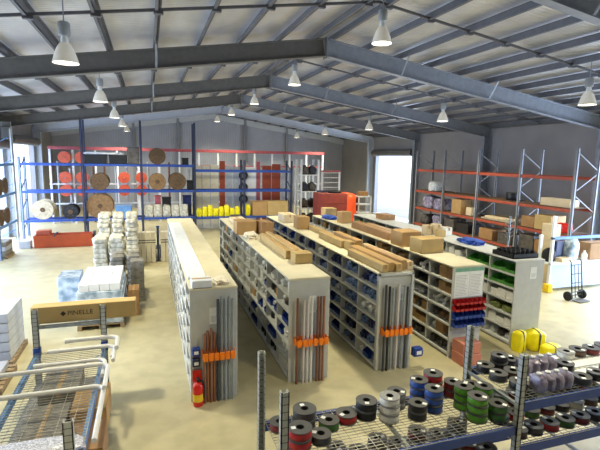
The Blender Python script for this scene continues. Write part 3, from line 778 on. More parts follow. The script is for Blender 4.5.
# second bay, upper deck
j = 0
for x, y, col in ((4.22, 4.6, 'black'), (4.22, 4.36, 'darkgrey'), (4.46, 4.62, 'black'), (4.3, 4.1, 'black'), (4.455, 4.36, 'brown'), (4.7, 4.655, 'darkgrey')):
    stack(col, x, y, 1 + (j == 2), '%s of the dark group on the upper deck' % ORD[j], U2 + .013, 1.0, 'dark', 'dark reels on the upper deck'); j += 1
for i in range(8):
    x = 4.5 + .14 * (i % 4) + .02 * (i // 4); y = 4.08 + .3 * (i // 4)
    t = thing('wrapped_bundle', 'grey purple shrink-wrapped bundle, %s of eight on the upper deck' % ORD[i], 'bundle', (x + (.15 if i > 3 else 0), y - (.08 if i < 4 else -.02), U2 + .013), group='wrapped bundles on the upper deck')
    part('wrapping', MB().blob(.13, .24, .2, i, amp=.2, fr=3, square=.6), 'purple_wrap', t)
    part('neck_tie', MB().lathe([(.012, .19), (.03, .195), (.035, .215), (.028, .225), (.0, .225), (0, .19)], 12), 'clear_bag', t)
for i, (x, y, col) in enumerate(((5.62, 4.58, 'white'), (5.86, 4.6, 'brown'), (6.1, 4.58, 'darkred'), (6.36, 4.6, 'brown'), (5.28, 4.3, 'black'), (5.2, 3.98, 'darkgrey'), (5.45, 3.98, 'black'), (5.72, 4.02, 'darkgrey'), (5.98, 4.0, 'black'), (6.25, 4.05, 'brown'))):
    stack(col, x, y, 1, '%s along the second bay upper deck' % ORD[i], U2 + .013 + (.024 if y < 4.2 and x > 5.3 else .024 if x > 5.25 else 0), 1.0, {'darkred': 'dark red', 'darkgrey': 'dark grey'}.get(col, col), 'reels on the second bay upper deck')
for i in range(4):
    single('white_board', MB().box(0, 1.35, 0, .16, 0, .02), 'board_white', 'white board lying on the upper deck, %s from the front' % ORD[i], 'board', (5.36, 3.86 + i * .22, U2 + .013), bevel=.004, group='white boards on the upper deck')
j = 0
for i, x in enumerate((4.25, 4.5, 4.76, 5.02, 5.28, 5.54, 5.8, 6.06, 6.32)):
    for y in (4.0, 4.3, 4.6):
        col = ['brown', 'black', 'midgreen', 'darkgrey', 'white', 'darkred', 'red'][(j * 3 + i) % 7]; j += 1
        stack(col, x, y, 1 + (j % 3 == 0), 'on the middle deck, column %s row %s' % (ORD[i], ORD[(j - 1) % 3]), U1 + .013, 1.0, {'darkred': 'dark red', 'darkgrey': 'dark grey', 'midgreen': 'olive green'}.get(col, col), 'reels on the second bay middle deck')

# foreground left rack with long mesh deck
LX0, LX1, LY0, LY1 = -2.02, -.885, 4.95, 8.9
t = thing('conduit_rack', 'low rack with blue edge beams, mesh deck and bent conduits', 'rack', (0, 0, 0))
for x in (LX0, LX1):
    for y in (LY0, LY1):
        part('upright', post(MB(), x, y, 1.8, .1, .08), 'post', t)
        part('beam_end_clip', MB().box(x - .06, x + .06, y - .06, y + .06, .9, 1.08), 'blue_paint', t, bevel=.008)
    for z in (.98, .4):
        part('beam', MB().box(x - .03, x + .03, LY0 + .05, LY1 - .05, z - .11, z), 'blue_light', t, bevel=.006)
for y in (LY0, LY1):
    part('frame_brace', MB().bar((LX0, y, .3), (LX1, y, .3), .03, .03).bar((LX0, y, .3), (LX1, y, .85), .03, .012), 'galv', t)
    if y == LY1: part('top_bar', MB().bar((LX0, y, 1.46), (LX1, y, 1.46), .05, .06), 'galv', t)
for x in (LX0, LX1):
    part('support_arm', MB().box(x - .03, x + .03, LY1 + .04, LY1 + .34, 1.44, 1.49), 'galv', t, bevel=.004)
wire_deck('wire_deck', 'long wire mesh deck on the low rack', LX0 - .02, LX1 + .02, LY0 + .08, LY1 - .08, .992, .19, .075, r=.004)
single('shelf_board', MB().box(LX0 - .03, LX1 + .03, LY0 + .1, LY1 - .1, 0, .02), 'bag_dark', 'grey board shelf beneath the wire mesh deck', 'board', (0, 0, .402))
t = carton('very long tan carton lying behind the two posts', -1.2, LY1 + .19, 1.492, 1.80, .26, .32, 'carton_y', name='long_carton', tape=False)
cu = bpy.data.curves.new('printed_brand', 'FONT'); cu.body = 'PINELLE'; cu.size = .125; cu.extrude = .001
to = bpy.data.objects.new('printed_brand', cu); C.objects.link(to)
bpy.context.view_layer.update()
me = bpy.data.meshes.new_from_object(to.evaluated_get(bpy.context.evaluated_depsgraph_get())); bpy.data.objects.remove(to)
me.materials.append(M['ink'])
o = link('printed_brand', me, t, (-.3, -.132, .13)); o.rotation_euler = (PI / 2, 0, 0)
# a diamond mark before the word (drawn as geometry in case the glyph is missing)
part('printed_mark', MB().add([(-.42, -.132, .17), (-.37, -.132, .12), (-.32, -.132, .17), (-.37, -.132, .22)], [(0, 1, 2, 3)]), 'ink', t)
def bend(label, y, xl, xr, yend, z, r, rad=.16):
    pts = [(xl, y, z)] + [(xl + (xr - rad - xl) * i / 6, y, z) for i in range(1, 7)]
    for i in range(1, 8):
        a = i / 8 * PI / 2
        pts.append((xr - rad + rad * math.sin(a), y - rad + rad * math.cos(a), z))
    pts += [(xr, y - rad, z), (xr, yend, z)]
    t = thing('bent_conduit', label, 'pipe', (0, 0, 0), group='bent conduits on the low rack')
    part('conduit', MB().tube(pts, r, 12), 'pvc', t)
    d = Vector((1, 0, 0))
    part('socket_end', MB().cyl((xl - .02, y, z), (xl + .14, y, z), r * 1.18, 14), 'pvc', t)
ZD = 1.002
bend('white bent conduit nearest the front of the rack', 7.15, -2.75, -.74, 5.7, ZD + .046, .036)
bend('white bent conduit second from the rack front', 7.75, -2.65, -.72, 6.9, ZD + .13, .036)
bend('white bent conduit third from the rack front', 8.15, -1.9, -.8, 7.5, ZD + .044, .034)
bend('white bent conduit fourth from the rack front', 8.5, -1.75, -.66, 7.85, ZD + .13, .034)
bend('thick grey bent conduit at the rear of the stack', 8.7, -1.5, -.62, 8.15, ZD + .225, .04)
bend('white bent conduit lying under the thick grey one', 8.74, -1.6, -.7, 8.2, ZD + .044, .034)
for i, (x, y, w, d, h) in enumerate(((-.95, 7.3, .5, .8, .4), (-.92, 6.3, .5, .7, .36), (-.95, 5.5, .5, .6, .4), (-1.55, 6.9, .6, 1.0, .3), (-1.55, 5.7, .6, .9, .36), (-1.5, 8.1, .6, .8, .34))):
    carton('carton under the mesh deck, %s' % ['overhanging beside the bent conduits', 'second along the aisle edge', 'third along the aisle edge', 'inner middle one', 'inner front one', 'inner rear one'][i], x, y, .424, w, d, h, ['carton', 'carton_b', 'carton', 'bag_dark', 'dark_item', 'bag_dark'][i], group='cartons under the mesh deck')
b = MB().blob(1.3, .4, .1, 2, amp=.3, fr=4, square=.5)
single('bubble_wrap', b, 'bubble', 'crumpled bubble wrap at the front end of the mesh deck', 'packaging', (-1.42, 5.72, ZD))

# ------------------------------------------------------------------ pallets on the left
def pallet(label, x, y, w=1.1, d=1.1, z=.002, m='timber'):
    t = thing('pallet', label, 'pallet', (x, y, z))
    for i in range(6):
        yy = -d / 2 + (d - .12) * i / 5
        part('deck_board', MB().box(-w / 2, w / 2, yy, yy + .12, .11, .13), m, t)
    for xx in (-w / 2, -.05, w / 2 - .1):
        part('bearer', MB().box(xx, xx + .1, -d / 2, d / 2, 0, .11), m, t)
    return t
def sackpile(where, x, y, nx, ny, n, sx, sy, sz, m, z0=.134, group=None):
    me = [MB().blob(sx * .9, sy * .9, sz, i + 20, amp=.2, fr=1.6, square=.32, sub=3).mesh('filled_sack', m) for i in range(3)]
    for l in range(n):
        for i in range(nx):
            for j in range(ny):
                lab = 'pale filled sack, layer %s from the floor, %s %s, %s' % (ORD[l], ['near', 'far', 'farthest'][j], ['left', 'right', 'middle'][i], where)
                single('filled_sack', random.choice(me), None, lab, 'sack', (x + (i - (nx - 1) / 2) * sx + random.uniform(-.03, .03), y + (j - (ny - 1) / 2) * sy + random.uniform(-.02, .02), z0 + l * (sz + .001)), random.uniform(-.07, .07), group or 'sacks ' + where)
pallet('pallet under the tallest sack stack', -1.2, 19.4, 1.5)
sackpile('tallest stack', -1.2, 19.4, 3, 2, 12, .5, .54, .178, 'bag_cement')
pallet('pallet under the low sack stack', -1.4, 17.2)
sackpile('low stack', -1.4, 17.2, 2, 2, 9, .54, .54, .174, 'bag_cement')
pallet('pallet under the grey sacks by the aisle', -.78, 15.8, 1.0, 1.1)
sackpile('grey stack by aisle', -.78, 15.8, 2, 2, 8, .49, .54, .15, 'bag_dark')
pallet('pallet under the blue wrapped load', -1.3, 13.5, 1.14, 2.1)
t = thing('wrapped_load', 'pale blue plastic wrapped load topped with white flat boxes', 'load', (-1.3, 13.5, .135))
w, d, h = 1.12, 2.06, .9
part('load_block', MB().box(-w / 2, w / 2, -d / 2, d / 2, 0, h), 'wrap_blue', t, bevel=.04, seg=3)
part('wrap_skirt', MB().box(-w / 2 - .01, w / 2 + .01, -d / 2 - .01, d / 2 + .01, h * .3, h * .42), 'board_white', t, bevel=.005)
part('wrap_skirt', MB().box(-w / 2 - .01, w / 2 + .01, -d / 2 - .01, d / 2 + .01, h * .7, h * .78), 'board_white', t, bevel=.005)
for i in range(4):
    carton('white flat box, %s of four on the blue wrapped load' % ORD[i], -1.68 + i * .253, 13.48, 1.038, .245, 2.0, .2, 'board_white', name='flat_carton', tape=False, group='white boxes on the wrapped load')
t = carton('grey blue wrapped box left of the white flat boxes', -2.2, 14.0, .136, .56, .9, 1.05, 'wrap_blue', name='wrapped_box', tape=False)
pallet('pallet under the grey blue wrapped box', -2.2, 14.0, .6, .9)
# grey column of stacked cartons by the aisle
for i in range(5):
    carton('grey carton, %s from the floor in the narrow aisle stack' % ORD[i], -.42, 14.85, .002 + i * .262, .4, .5, .26, 'bag_dark', tape=False, group='narrow aisle stack')
for i in range(2):
    carton('tan carton, %s of the stack beside the blue load' % ['lower', 'upper'][i], -.5, 13.6, .002 + i * .386, .3, .6, .38, 'carton_b', group='tan cartons beside the load')
# far left: pallet of flat boxes
pallet('pallet under the striped white boxes at the left edge', -3.47, 11.3, 1.15, 1.3)
k = 0
for l in range(5):
    for i in range(2):
        carton('white flat box, layer %s, %s side, at the left edge' % (ORD[l], ['outer', 'aisle'][i]), -3.74 + i * .54, 11.3, .135 + l * .212, .52, 1.2, .2, 'pallet_box', name='flat_carton', tape=False, group='white boxes at the left edge')
pallet('empty looking pallet in front of the striped white boxes', -3.35, 9.95, 1.15, 1.1)
carton('low grey pack lying on the front left pallet', -3.4, 9.95, .135, 1.0, .9, .14, 'grey_panel', name='flat_carton', tape=False)

# upright panel packs by the aisle end
t = None
for i, x in enumerate((-.48, -.28, -.08, .12, .52, .715)):
    t = thing('panel_pack', 'upright cream panel pack, %s from the left at the aisle end' % ORD[i], 'panel', (x, 20.2, .002), group='upright panel packs at the aisle end')
    part('pack', MB().box(-.09, .09, -.2, .2, 0, 1.32), 'cream_panel', t, bevel=.01)
    part('strap', MB().box(-.093, .093, -.203, .203, .86, .9).box(-.093, .093, -.203, .203, .96, 1.0), 'dark_pipe', t)
t = thing('blue_post', 'short dark blue steel post between the upright panel packs', 'post', (.32, 20.25, .002))
part('base_plate', MB().box(-.09, .09, -.09, .09, 0, .02), 'blue_dark', t); part('shaft', MB().box(-.05, .05, -.05, .05, .02, 1.5), 'blue_dark', t, bevel=.008); part('top_cap', MB().box(-.07, .07, -.07, .07, 1.5, 1.56), 'blue_paint', t, bevel=.01)
for i in range(2):
    single('dark_crate', MB().box(-.4, .4, -.35, .35, 0, .5).box(-.43, .43, -.38, .38, .44, .5), 'blue_dark', 'dark blue crate, %s behind the upright panel packs' % ['left one', 'right one'][i], 'crate', (-.15 + .95 * i, 21.1, .002), bevel=.02)

# ------------------------------------------------------------------ back wall racks
BY0, BY1 = 27.4, 28.5
BX = [-6.45, -3.42, -.37, 2.62, 5.6, 8.62]
t = thing('drum_rack', 'tall blue rack across the back holding timber cable drums', 'rack', (0, 0, 0))
for i, x in enumerate(BX):
    zt = 6.5 if i in (1, 2, 3) else 4.4
    for y in (BY0, BY1):
        part('upright', post(MB(), x, y, zt, .11, .1, .02), 'blue_dark' if i else 'post_blue', t)
    b = MB()
    for z in (.4, 1.5, 2.6, 3.7): b.bar((x, BY0, z), (x, BY1, z + .55), .05, .03)
    part('frame_brace', b, 'blue_dark', t)
for i in range(5):
    for z in ((4.06, 2.58, 1.0) if i < 3 else (3.78, 2.58, .95)):
        for y in (BY0, BY1):
            part('beam', MB().box(BX[i] + .05, BX[i + 1] - .05, y - .04, y + .04, z - .13, z), 'blue_paint', t, bevel=.01)
def drum_proto(R, w, fm, wm, key):
    t = thing('cable_drum', 'x', 'cable drum')
    for y in (-w / 2, w / 2 - .05):
        part('flange', MB().lathe([(.06, 0), (R, 0), (R, .05), (.06, .05)], 36, Matrix.Translation((0, y + .05, R)) @ Matrix.Rotation(PI / 2, 4, 'X')), fm, t)
    part('cable_winding', MB().cyl((0, -w / 2 + .05, R), (0, w / 2 - .05, R), R * .7, 28), wm, t)
    part('hub_plate', MB().lathe([(.03, 0), (.13, 0), (.13, .02), (.03, .02)], 20, Matrix.Translation((0, -w / 2, R)) @ Matrix.Rotation(PI / 2, 4, 'X')), 'wood_dark', t)
    b = MB()
    for a in range(6):
        b.cyl((R * .6 * math.cos(a * PI / 3), -w / 2 - .015, R + R * .6 * math.sin(a * PI / 3)), (R * .6 * math.cos(a * PI / 3), -w / 2, R + R * .6 * math.sin(a * PI / 3)), .02, 8)
    part('bolt_ring', b, 'steel_dark', t)
    return t
for x, z, R, fm, wm, lab in ((-5.5, 1.003, .53, 'wood_pale', 'wood_pale', 'pale timber drum above the red orange trough'),
                             (-4.15, 1.003, .39, 'black_pl', 'rubber', 'small black drum on the lowest blue beam'),
                             (-2.63, 1.003, .70, 'wood', 'wood_dark', 'largest brown timber drum on the lowest blue beam'),
                             (-2.6, 2.583, .48, 'wood_dark', 'wood_dark', 'dark timber drum above the largest drum'),
                             (.52, 4.063, .47, 'wood_dark', 'brown_item', 'timber drum alone on the top beam'),
                             (.5, 2.583, .48, 'wood', 'wood_dark', 'timber drum directly beneath the top drum'),
                             (1.62, 2.583, .5, 'wood_dark', 'wood_dark', 'timber drum at the right end of the middle beam')):
    t = drum_proto(R, .95, fm, wm, lab); t.location = (x, 27.95, z); t['label'] = lab
# items on the top and lower beams
def crate(label, x, y, z, w, d, h, m, cat='crate', name='storage_crate'):
    t = thing(name, label, cat, (x, y, z))
    part('crate_body', MB().box(-w / 2, w / 2, -d / 2, d / 2, 0, h), m, t, bevel=.015)
    part('crate_rim', MB().box(-w / 2 - .02, w / 2 + .02, -d / 2 - .02, d / 2 + .02, h - .06, h + .01), m, t, bevel=.008)
    return t
crate('black crate on the top beam, left one', -2.76, 27.95, 4.063, 1.1, 1.0, .5, 'black_pl')
crate('black crate on the top beam, middle one', -1.6, 27.95, 4.063, .9, 1.0, .5, 'black_pl')
crate('tall dark crate on the top beam beside the upright', -.78, 27.95, 4.063, .62, 1.0, .95, 'dark_item')
single('white_sheet', MB().blob(2.2, 1.1, .14, 3, amp=.25, square=.4), 'board_white', 'white sheet draped over the black crates', 'sheet', (-2.3, 27.95, 4.575))
crate('small black box at the right of the top beam', 2.1, 27.95, 4.063, .35, .8, .4, 'black_pl', 'box', 'storage_box')
crate('small black box right of the drums', 2.35, 27.75, 2.583, .32, .5, .55, 'black_pl', 'box', 'storage_box')
crate('blue crate on the lowest beam beside the largest drum', -1.4, 27.95, 1.003, .85, 1.0, .7, 'blue_light')
crate('dark box right of the blue crate on the lowest beam', 1.0, 28.25, 1.003, .5, .4, 1.1, 'black_pl', 'box', 'storage_box')
crate('dark blue box beneath the right hand drum', 2.2, 28.25, 1.003, .5, .4, 1.2, 'navy_pl', 'box', 'storage_box')
crate('pink carton on the lowest beam', .5, 28.25, 1.003, .34, .4, 1.2, 'red_paint', 'box', 'storage_box')
for i in range(5):
    single('white_sack', MB().blob(.48, .44, .72, i + 40, amp=.22, fr=2.5, square=.4), 'bag_cement', 'bulging white sack, %s of five on the lowest blue beam' % ORD[i], 'sack', (-.02 + i * .5, 27.74, 1.003), group='white sacks on the lowest blue beam')
for i in range(9):
    single('yellow_sack', MB().blob(.33, .44, .5 + .1 * (i % 3), i + 60, amp=.25, fr=2.5, square=.5), 'yellow_pl', 'yellow sack, %s along the low beam before the panels' % ORD[i], 'sack', (2.86 + i * .335 + (.0 if i < 8 else .34), 27.74, .953), group='yellow sacks on the low beam')
carton('big tan carton, left of the pair on the low blue beam', 6.6, 27.85, .953, .9, .9, .88, 'carton')
carton('big tan carton, right of the pair on the low blue beam', 7.75, 27.85, .953, 1.35, .9, .88, 'carton_y')
# upright sheets standing in the right part of the rack
def panel(label, x, w, z1, m, y=29.0, grp=None, lean=.0):
    t = thing('cladding_sheet', label, 'panel', (x, y, .002), group=grp)
    part('panel_sheet', MB().box(-w / 2, w / 2, -.05, .05, 0, z1), m, t, bevel=.01)
    part('edge_strip', MB().box(w / 2 - .03, w / 2 + .005, -.056, -.05, 0.02, z1 - .02), 'grey_panel' if m != 'grey_panel' else 'steel_pale', t)
    return t
for i, (x, w, z, m, d) in enumerate([(2.95, .5, 4.0, 'cream_panel', 'cream door panel, first from the left in the back rack'), (3.47, .5, 4.0, 'cream_panel', 'cream door panel, second from the left in the back rack'), (4.0, .5, 4.05, 'cream_panel', 'cream door panel beside the dark red board'),
                                     (4.5, .36, 4.3, 'rust_panel', 'narrow dark red board standing among the panels'), (4.95, .42, 4.0, 'grey_panel', 'grey panel right of the dark red board'), (5.4, .4, 3.95, 'grey_panel', 'grey panel beside the dark coils'),
                                     (6.35, .7, 3.95, 'board_white', 'white panel in the middle of the back rack'), (6.85, .26, 4.3, 'red_paint', 'thin pale red board beside the white panel'), (7.42, .62, 4.05, 'rust_panel', 'wide rust red panel, left of the pair'), (8.06, .6, 4.15, 'rust_panel', 'wide rust red panel, right of the pair'),
                                     (8.62, .4, 3.9, 'grey_panel', 'grey panel at the right of the rust red pair'), (9.1, .4, 3.9, 'grey_panel', 'last grey panel before the motor rack')]):
    panel(d, x, w, z, m)
for i in range(3):
    t = thing('hanging_coil', 'dark cable coil, %s hanging between grey and white panels' % ['top one', 'middle one', 'bottom one'][i], 'coil', (5.8, 28.735, 1.9 + i * .75), group='dark coils between the panels')
    part('coil_ring', MB().lathe([(.16, -.05), (.24, -.07), (.3, 0), (.24, .07), (.16, .05)], 24, Matrix.Rotation(PI / 2, 4, 'X')), 'rubber', t)
    part('coil_tie', MB().box(-.02, .02, -.08, .08, .14, .33), 'grey_pl', t)
single('coil_stand', MB().box(5.77, 5.83, 28.83, 28.9, 0, 4.1).box(5.64, 5.96, 28.7, 29.1, 0, .04).box(5.78, 5.82, 28.7, 28.84, 1.98, 2.02).box(5.78, 5.82, 28.7, 28.84, 2.73, 2.77).box(5.78, 5.82, 28.7, 28.84, 3.48, 3.52), 'steel_mid', 'grey post stand carrying the dark cable coils', 'stand', (0, 0, .002))

# red pipe rack behind
RY = 33.0
t = thing('pipe_rack', 'red topped rack with white uprights behind the blue drum rack', 'rack', (0, 0, 0))
n = 15; xs = [-6.0 + i * (12.9 + 6.0) / (n - 1) for i in range(n)]
for x in xs:
    part('upright', MB().box(x - .06, x + .06, RY - .05, RY + .05, 0, 4.9), 'white_steel', t, bevel=.01)
part('top_rail', MB().box(-6.1, 13.0, RY - .09, RY + .09, 4.85, 5.05), 'red_paint', t, 'red top rail', bevel=.01)
for z in (3.9, 2.6, 1.3):
    part('rail', MB().box(-6.1, 13.0, RY - .02, RY + .06, z - .05, z + .05), 'red_paint' if z > 3 else 'steel_pale', t, bevel=.01)
def orange_reel(label, x, z, R=.37):
    t = thing('orange_reel', label, 'reel', (x, RY - .3, z), group='orange reels hung on the pipe rack')
    for y in (-.2, .14):
        part('flange', MB().lathe([(.06, 0), (R, 0), (R, .04), (.06, .04)], 28, Matrix.Translation((0, y + .04, 0)) @ Matrix.Rotation(PI / 2, 4, 'X')), 'orange_reel', t)
    part('core', MB().cyl((0, -.17, 0), (0, .15, 0), R * .6, 20), 'orange_pl', t)
    part('axle', MB().cyl((0, -.26, 0), (0, .32, 0), .035, 10), 'galv', t)
i = 0
for z, row in ((4.35, 'top'), (3.05, 'middle'), (2.2, 'lower')):
    for x in (-5.1, -4.1, -1.55, -.45):
        if z > 4 and x > -4: continue
        orange_reel('orange reel, %s level, %s from the left on the pipe rack' % (row, ORD[[-5.1, -4.1, -1.55, -.45].index(x)]), x, z)
# bundles of tube standing behind the rails
for i in range(26):
    x = -5.6 + i * .7
    single('tube_length', MB().cyl((0, 0, 0), (0, 0, 3.6 + .6 * random.random()), .07, 10), random.choice(['grey_pipe', 'grey_panel', 'pale_pipe', 'brown_pipe', 'dark_pipe']), 'tall tube standing behind the pipe rack, %s left of the end wall corner' % ('number ' + str(26 - i)), 'tube', (x, RY + .25, .002), group='tubes behind the pipe rack')
# motor rack and stacks at the back right
t = thing('motor_rack', 'white frame rack holding dark motors beside the panels', 'rack', (0, 0, 0))
MX = (9.55, 10.75); MY = (28.2, 29.2)
for x in MX:
    for y in MY: part('upright', MB().box(x - .06, x + .06, y - .05, y + .05, 0, 4.5), 'white_steel', t, bevel=.01)
for z in (3.5, 2.4, 1.3, .3):
    part('shelf', MB().box(MX[0], MX[1], MY[0], MY[1], z - .06, z), 'white_steel', t, bevel=.008)
for l, z in enumerate((.3, 1.3, 2.4, 3.5)):
    for i in range(2):
        t = thing('motor', 'dark finned motor, %s side, %s shelf of the white rack' % (['left', 'right'][i], ['bottom', 'second', 'third', 'top'][l]), 'motor', (9.88 + .55 * i, 28.6, z + .003), group='motors on the white rack')
        b = MB().cyl((0, -.3, .3), (0, .3, .3), .22, 20)
        for q in range(7): b.cyl((0, -.24 + .08 * q, .3), (0, -.21 + .08 * q, .3), .25, 20)
        part('motor_body', b, 'dark_item' if (i + l) % 2 else 'black_pl', t); part('foot', MB().box(-.2, .2, -.25, .25, 0, .1), 'black_pl', t); part('terminal_box', MB().box(-.1, .1, -.12, .12, .5, .62), 'dark_pipe', t, bevel=.01)
t = thing('ladder_frame', 'tall white ladder frame standing right of the motor rack', 'frame', (11.2, 28.6, .002))
for x in (0, 1.25): part('side_rail', MB().box(x - .05, x + .05, -.05, .05, 0, 3.7), 'white_steel', t, bevel=.01)
for i in range(11): part('rung', MB().box(.05, 1.2, -.025, .025, .3 + i * .33, .34 + i * .33), 'white_steel', t)
part('top_rail', MB().box(-.06, 1.31, -.06, .06, 3.68, 3.78), 'red_paint', t)
t = thing('tarped_stack', 'long dark red wrapped stack with bright orange end flap', 'stack', (11.4, 26.6, .002))
part('stack_body', MB().box(-1.15, .55, -.5, 1.2, 0, 2.4), 'tarp_red', t, bevel=.05, seg=2)
part('slat', MB().box(-1.16, .5, -.52, -.5, .6, .66).box(-1.16, .5, -.52, -.5, 1.2, 1.26).box(-1.16, .5, -.52, -.5, 1.8, 1.86), 'rust_panel', t)
part('orange_flap', MB().blob(.75, 1.75, 2.42, 5, amp=.08, square=.3, c=(.88, .3, 0)), 'tarp_orange', t, 'bright orange end flap')
single('dark_coil', MB().lathe([(.25, 0), (.42, .0), (.46, .07), (.42, .14), (.25, .14)], 24), 'rubber', 'dark coil lying on the red wrapped stack', 'coil', (11.4, 26.9, 2.403))
single('metal_bar', MB().box(-.6, .6, -.05, .05, 0, .12), 'blue_dark', 'dark blue bar lying on the red wrapped stack', 'bar', (11.0, 27.5, 2.403), bevel=.01)
t = thing('white_trestle', 'white slatted trestle frame beside the roller door', 'trestle', (13.6, 27.2, .002))
for x in (-.45, .45):
    for y in (-.3, .3): part('leg', MB().box(x - .04, x + .04, y - .04, y + .04, 0, 2.15), 'white_steel', t, bevel=.008)
for z in (.5, 1.05, 1.6, 2.12): part('rail', MB().box(-.5, .5, -.34, .34, z - .04, z + .04), 'white_steel', t, bevel=.01)
carton('tan carton on top of the white trestle', 13.55, 27.2, 2.165, .6, .5, .28, 'carton_b')
crate('dark bin standing behind the white trestle', 13.4, 28.6, .002, .8, .8, 2.1, 'black_pl', 'bin', 'waste_bin')
crate('pale pink bin right of the white trestle', 14.6, 27.0, .002, .6, .6, 1.0, 'pale_pipe', 'bin', 'waste_bin')
# red trough on the floor at left
t = thing('cable_trough', 'long red orange open trough on the floor below the drums', 'trough', (-4.05, 24.75, .002))
b = MB()
prof = [(-.32, 0), (.32, 0), (.42, .62), (.36, .62), (.28, .06), (-.28, .06), (-.36, .62), (-.42, .62)]
vs = [(x, y, z) for x in (-1.3, 1.3) for y, z in prof]; m_ = len(prof)
b.add(vs, [(i, (i + 1) % m_, m_ + (i + 1) % m_, m_ + i) for i in range(m_)])
b.box(-1.3, -1.25, -.3, .3, .03, .6); b.box(1.25, 1.3, -.3, .3, .03, .6)
part('trough_body', b, 'trough', t); part('trough_band', MB().box(-.42, -.36, -.44, -.40, .55, .64).box(-.42, -.36, .40, .44, .55, .64).box(-.42, -.36, -.44, .44, .62, .66), 'blue_dark', t); part('end_cap', MB().box(1.3, 1.42, -.2, .2, .3, .72), 'dark_pipe', t, bevel=.02)
single('filling_foam', MB().blob(2.2, .44, .48, 9, amp=.35, fr=4, square=.4), 'carton_pale', 'pale lumpy filling lying inside the red trough', 'filling', (-4.05, 24.75, .066))
carton('orange carton standing on the end of the red trough', -4.95, 24.75, .63, .6, .5, .2, 'orange_paint')
carton('small grey box left of the red trough', -5.75, 24.6, .002, .5, .4, .35, 'grey_panel')

# rack along the left wall
t = thing('wall_rack', 'white and blue rack beside the left doorway', 'rack', (0, 0, 0))
for y in (19.2, 21.9, 24.7):
    for x in (-7.05, -6.08):
        part('upright', post(MB(), x, y, 5.7, .1, .1, .02), 'white_steel' if y > 24 else 'post_blue', t)
    b = MB()
    for z in (.4, 1.5, 2.6, 3.7, 4.8): b.bar((-7.05, y, z), (-6.08, y, z + .55), .05, .03)
    part('frame_brace', b, 'blue_light', t)
for y0, y1 in ((19.2, 21.9), (21.9, 24.7)):
    for z in (1.42, 2.75, 4.1):
        for x in (-7.05, -6.08): part('beam', MB().box(x - .03, x + .03, y0 + .05, y1 - .05, z - .12, z), 'blue_light', t, bevel=.008)
for i, (y, z) in enumerate(((23.3, 2.753), (22.5, 2.753), (23.3, 1.423), (22.4, 1.423))):
    t = thing('dark_reel', 'dark brown reel, %s on the left wall rack' % ['far upper', 'near upper', 'far lower', 'near lower'][i], 'reel', (-6.56, y, z), group='dark reels on the left wall rack')
    for x in (-.5, .44): part('flange', MB().lathe([(.05, 0), (.36, 0), (.36, .06), (.05, .06)], 28, Matrix.Translation((x, 0, .36)) @ Matrix.Rotation(PI / 2, 4, 'Y')), 'wood_dark', t)
    part('winding', MB().cyl((-.46, 0, .36), (.46, 0, .36), .27, 24), 'brown_item', t)
pallet('pallet beneath the left wall rack', -6.45, 22.7, 1.1, 1.1)
for i in range(3):
    carton('grey pack, %s on the pallet beneath the left rack' % ['bottom', 'middle', 'top'][i], -6.45, 22.7, .135 + i * .2, 1.0, 1.0, .19, ['bag_dark', 'grey_panel', 'bag_dark'][i], name='flat_carton', tape=False, group='grey packs below the left rack')

# ------------------------------------------------------------------ right wall rack
t = thing('pallet_rack', 'long orange beamed pallet rack along the right wall', 'rack', (0, 0, 0))
RXF, RXB = 15.2, 16.3
RYs = [12.8, 15.45, 18.1, 20.75, 23.4]
for y in RYs:
    for x in (RXF, RXB):
        part('upright', post(MB(), x, y, 5.15, .1, .1, .02), 'upright_grey', t)
    b = MB(); s_ = 1
    for z in (.3, 1.1, 1.9, 2.7, 3.5, 4.3):
        b.bar((RXF if s_ > 0 else RXB, y, z), (RXB if s_ > 0 else RXF, y, z + .7), .04, .03); s_ = -s_
    part('frame_brace', b, 'upright_grey', t)
for i in range(4):
    for z in (4.07, 2.85, 1.85, .9):
        for x in (RXF, RXB):
            part('beam', MB().box(x - .03, x + .03, RYs[i] + .05, RYs[i + 1] - .05, z - .13, z), 'orange_paint', t, bevel=.01)
for i in range(4):
    for z, nm_ in ((2.85, 'upper'), (1.85, 'middle'), (.9, 'lower')):
        single('shelf_board', MB().box(RXF - .03, RXB + .03, RYs[i] + .1, RYs[i + 1] - .1, 0, .02), 'wood_dark', 'dark timber shelf board, %s level, %s bay of the orange rack' % (nm_, ORD[i]), 'board', (0, 0, z + .002), group='shelf boards in the orange rack')
Z3, Z2, Z1 = 2.873, 1.873, .923
carton('long pale carton high on the orange rack', 15.6, 13.75, Z3, .5, 1.4, .3, 'carton_pale')
carton('large tan carton on the third bay of the orange rack', 15.55, 19.6, Z2, .7, .75, .75, 'carton')
carton('small pale carton beside the large tan carton', 15.5, 18.75, Z2, .35, .4, .4, 'carton_pale')
for i in range(4):
    o = single('plank_bundle', MB().box(-.09, .09, -.95, .95, 0, .07), ['wood_pale', 'carton', 'wood', 'carton_pale'][i], 'timber plank, %s in the slanted pile on the orange rack' % ORD[i], 'plank', (15.35 + i * .22, 16.8, Z2 + .002), .04 * i, bevel=.005, group='planks on the orange rack')
for i in range(3):
    o = single('plank_bundle', MB().box(-.12, .12, -.8, .8, 0, .1), ['carton_pale', 'wood', 'carton'][i], 'timber plank, %s laid across the pile top' % ORD[i], 'plank', (15.45 + i * .28, 16.7, Z2 + .076), .12, bevel=.005, group='planks across the pile top')
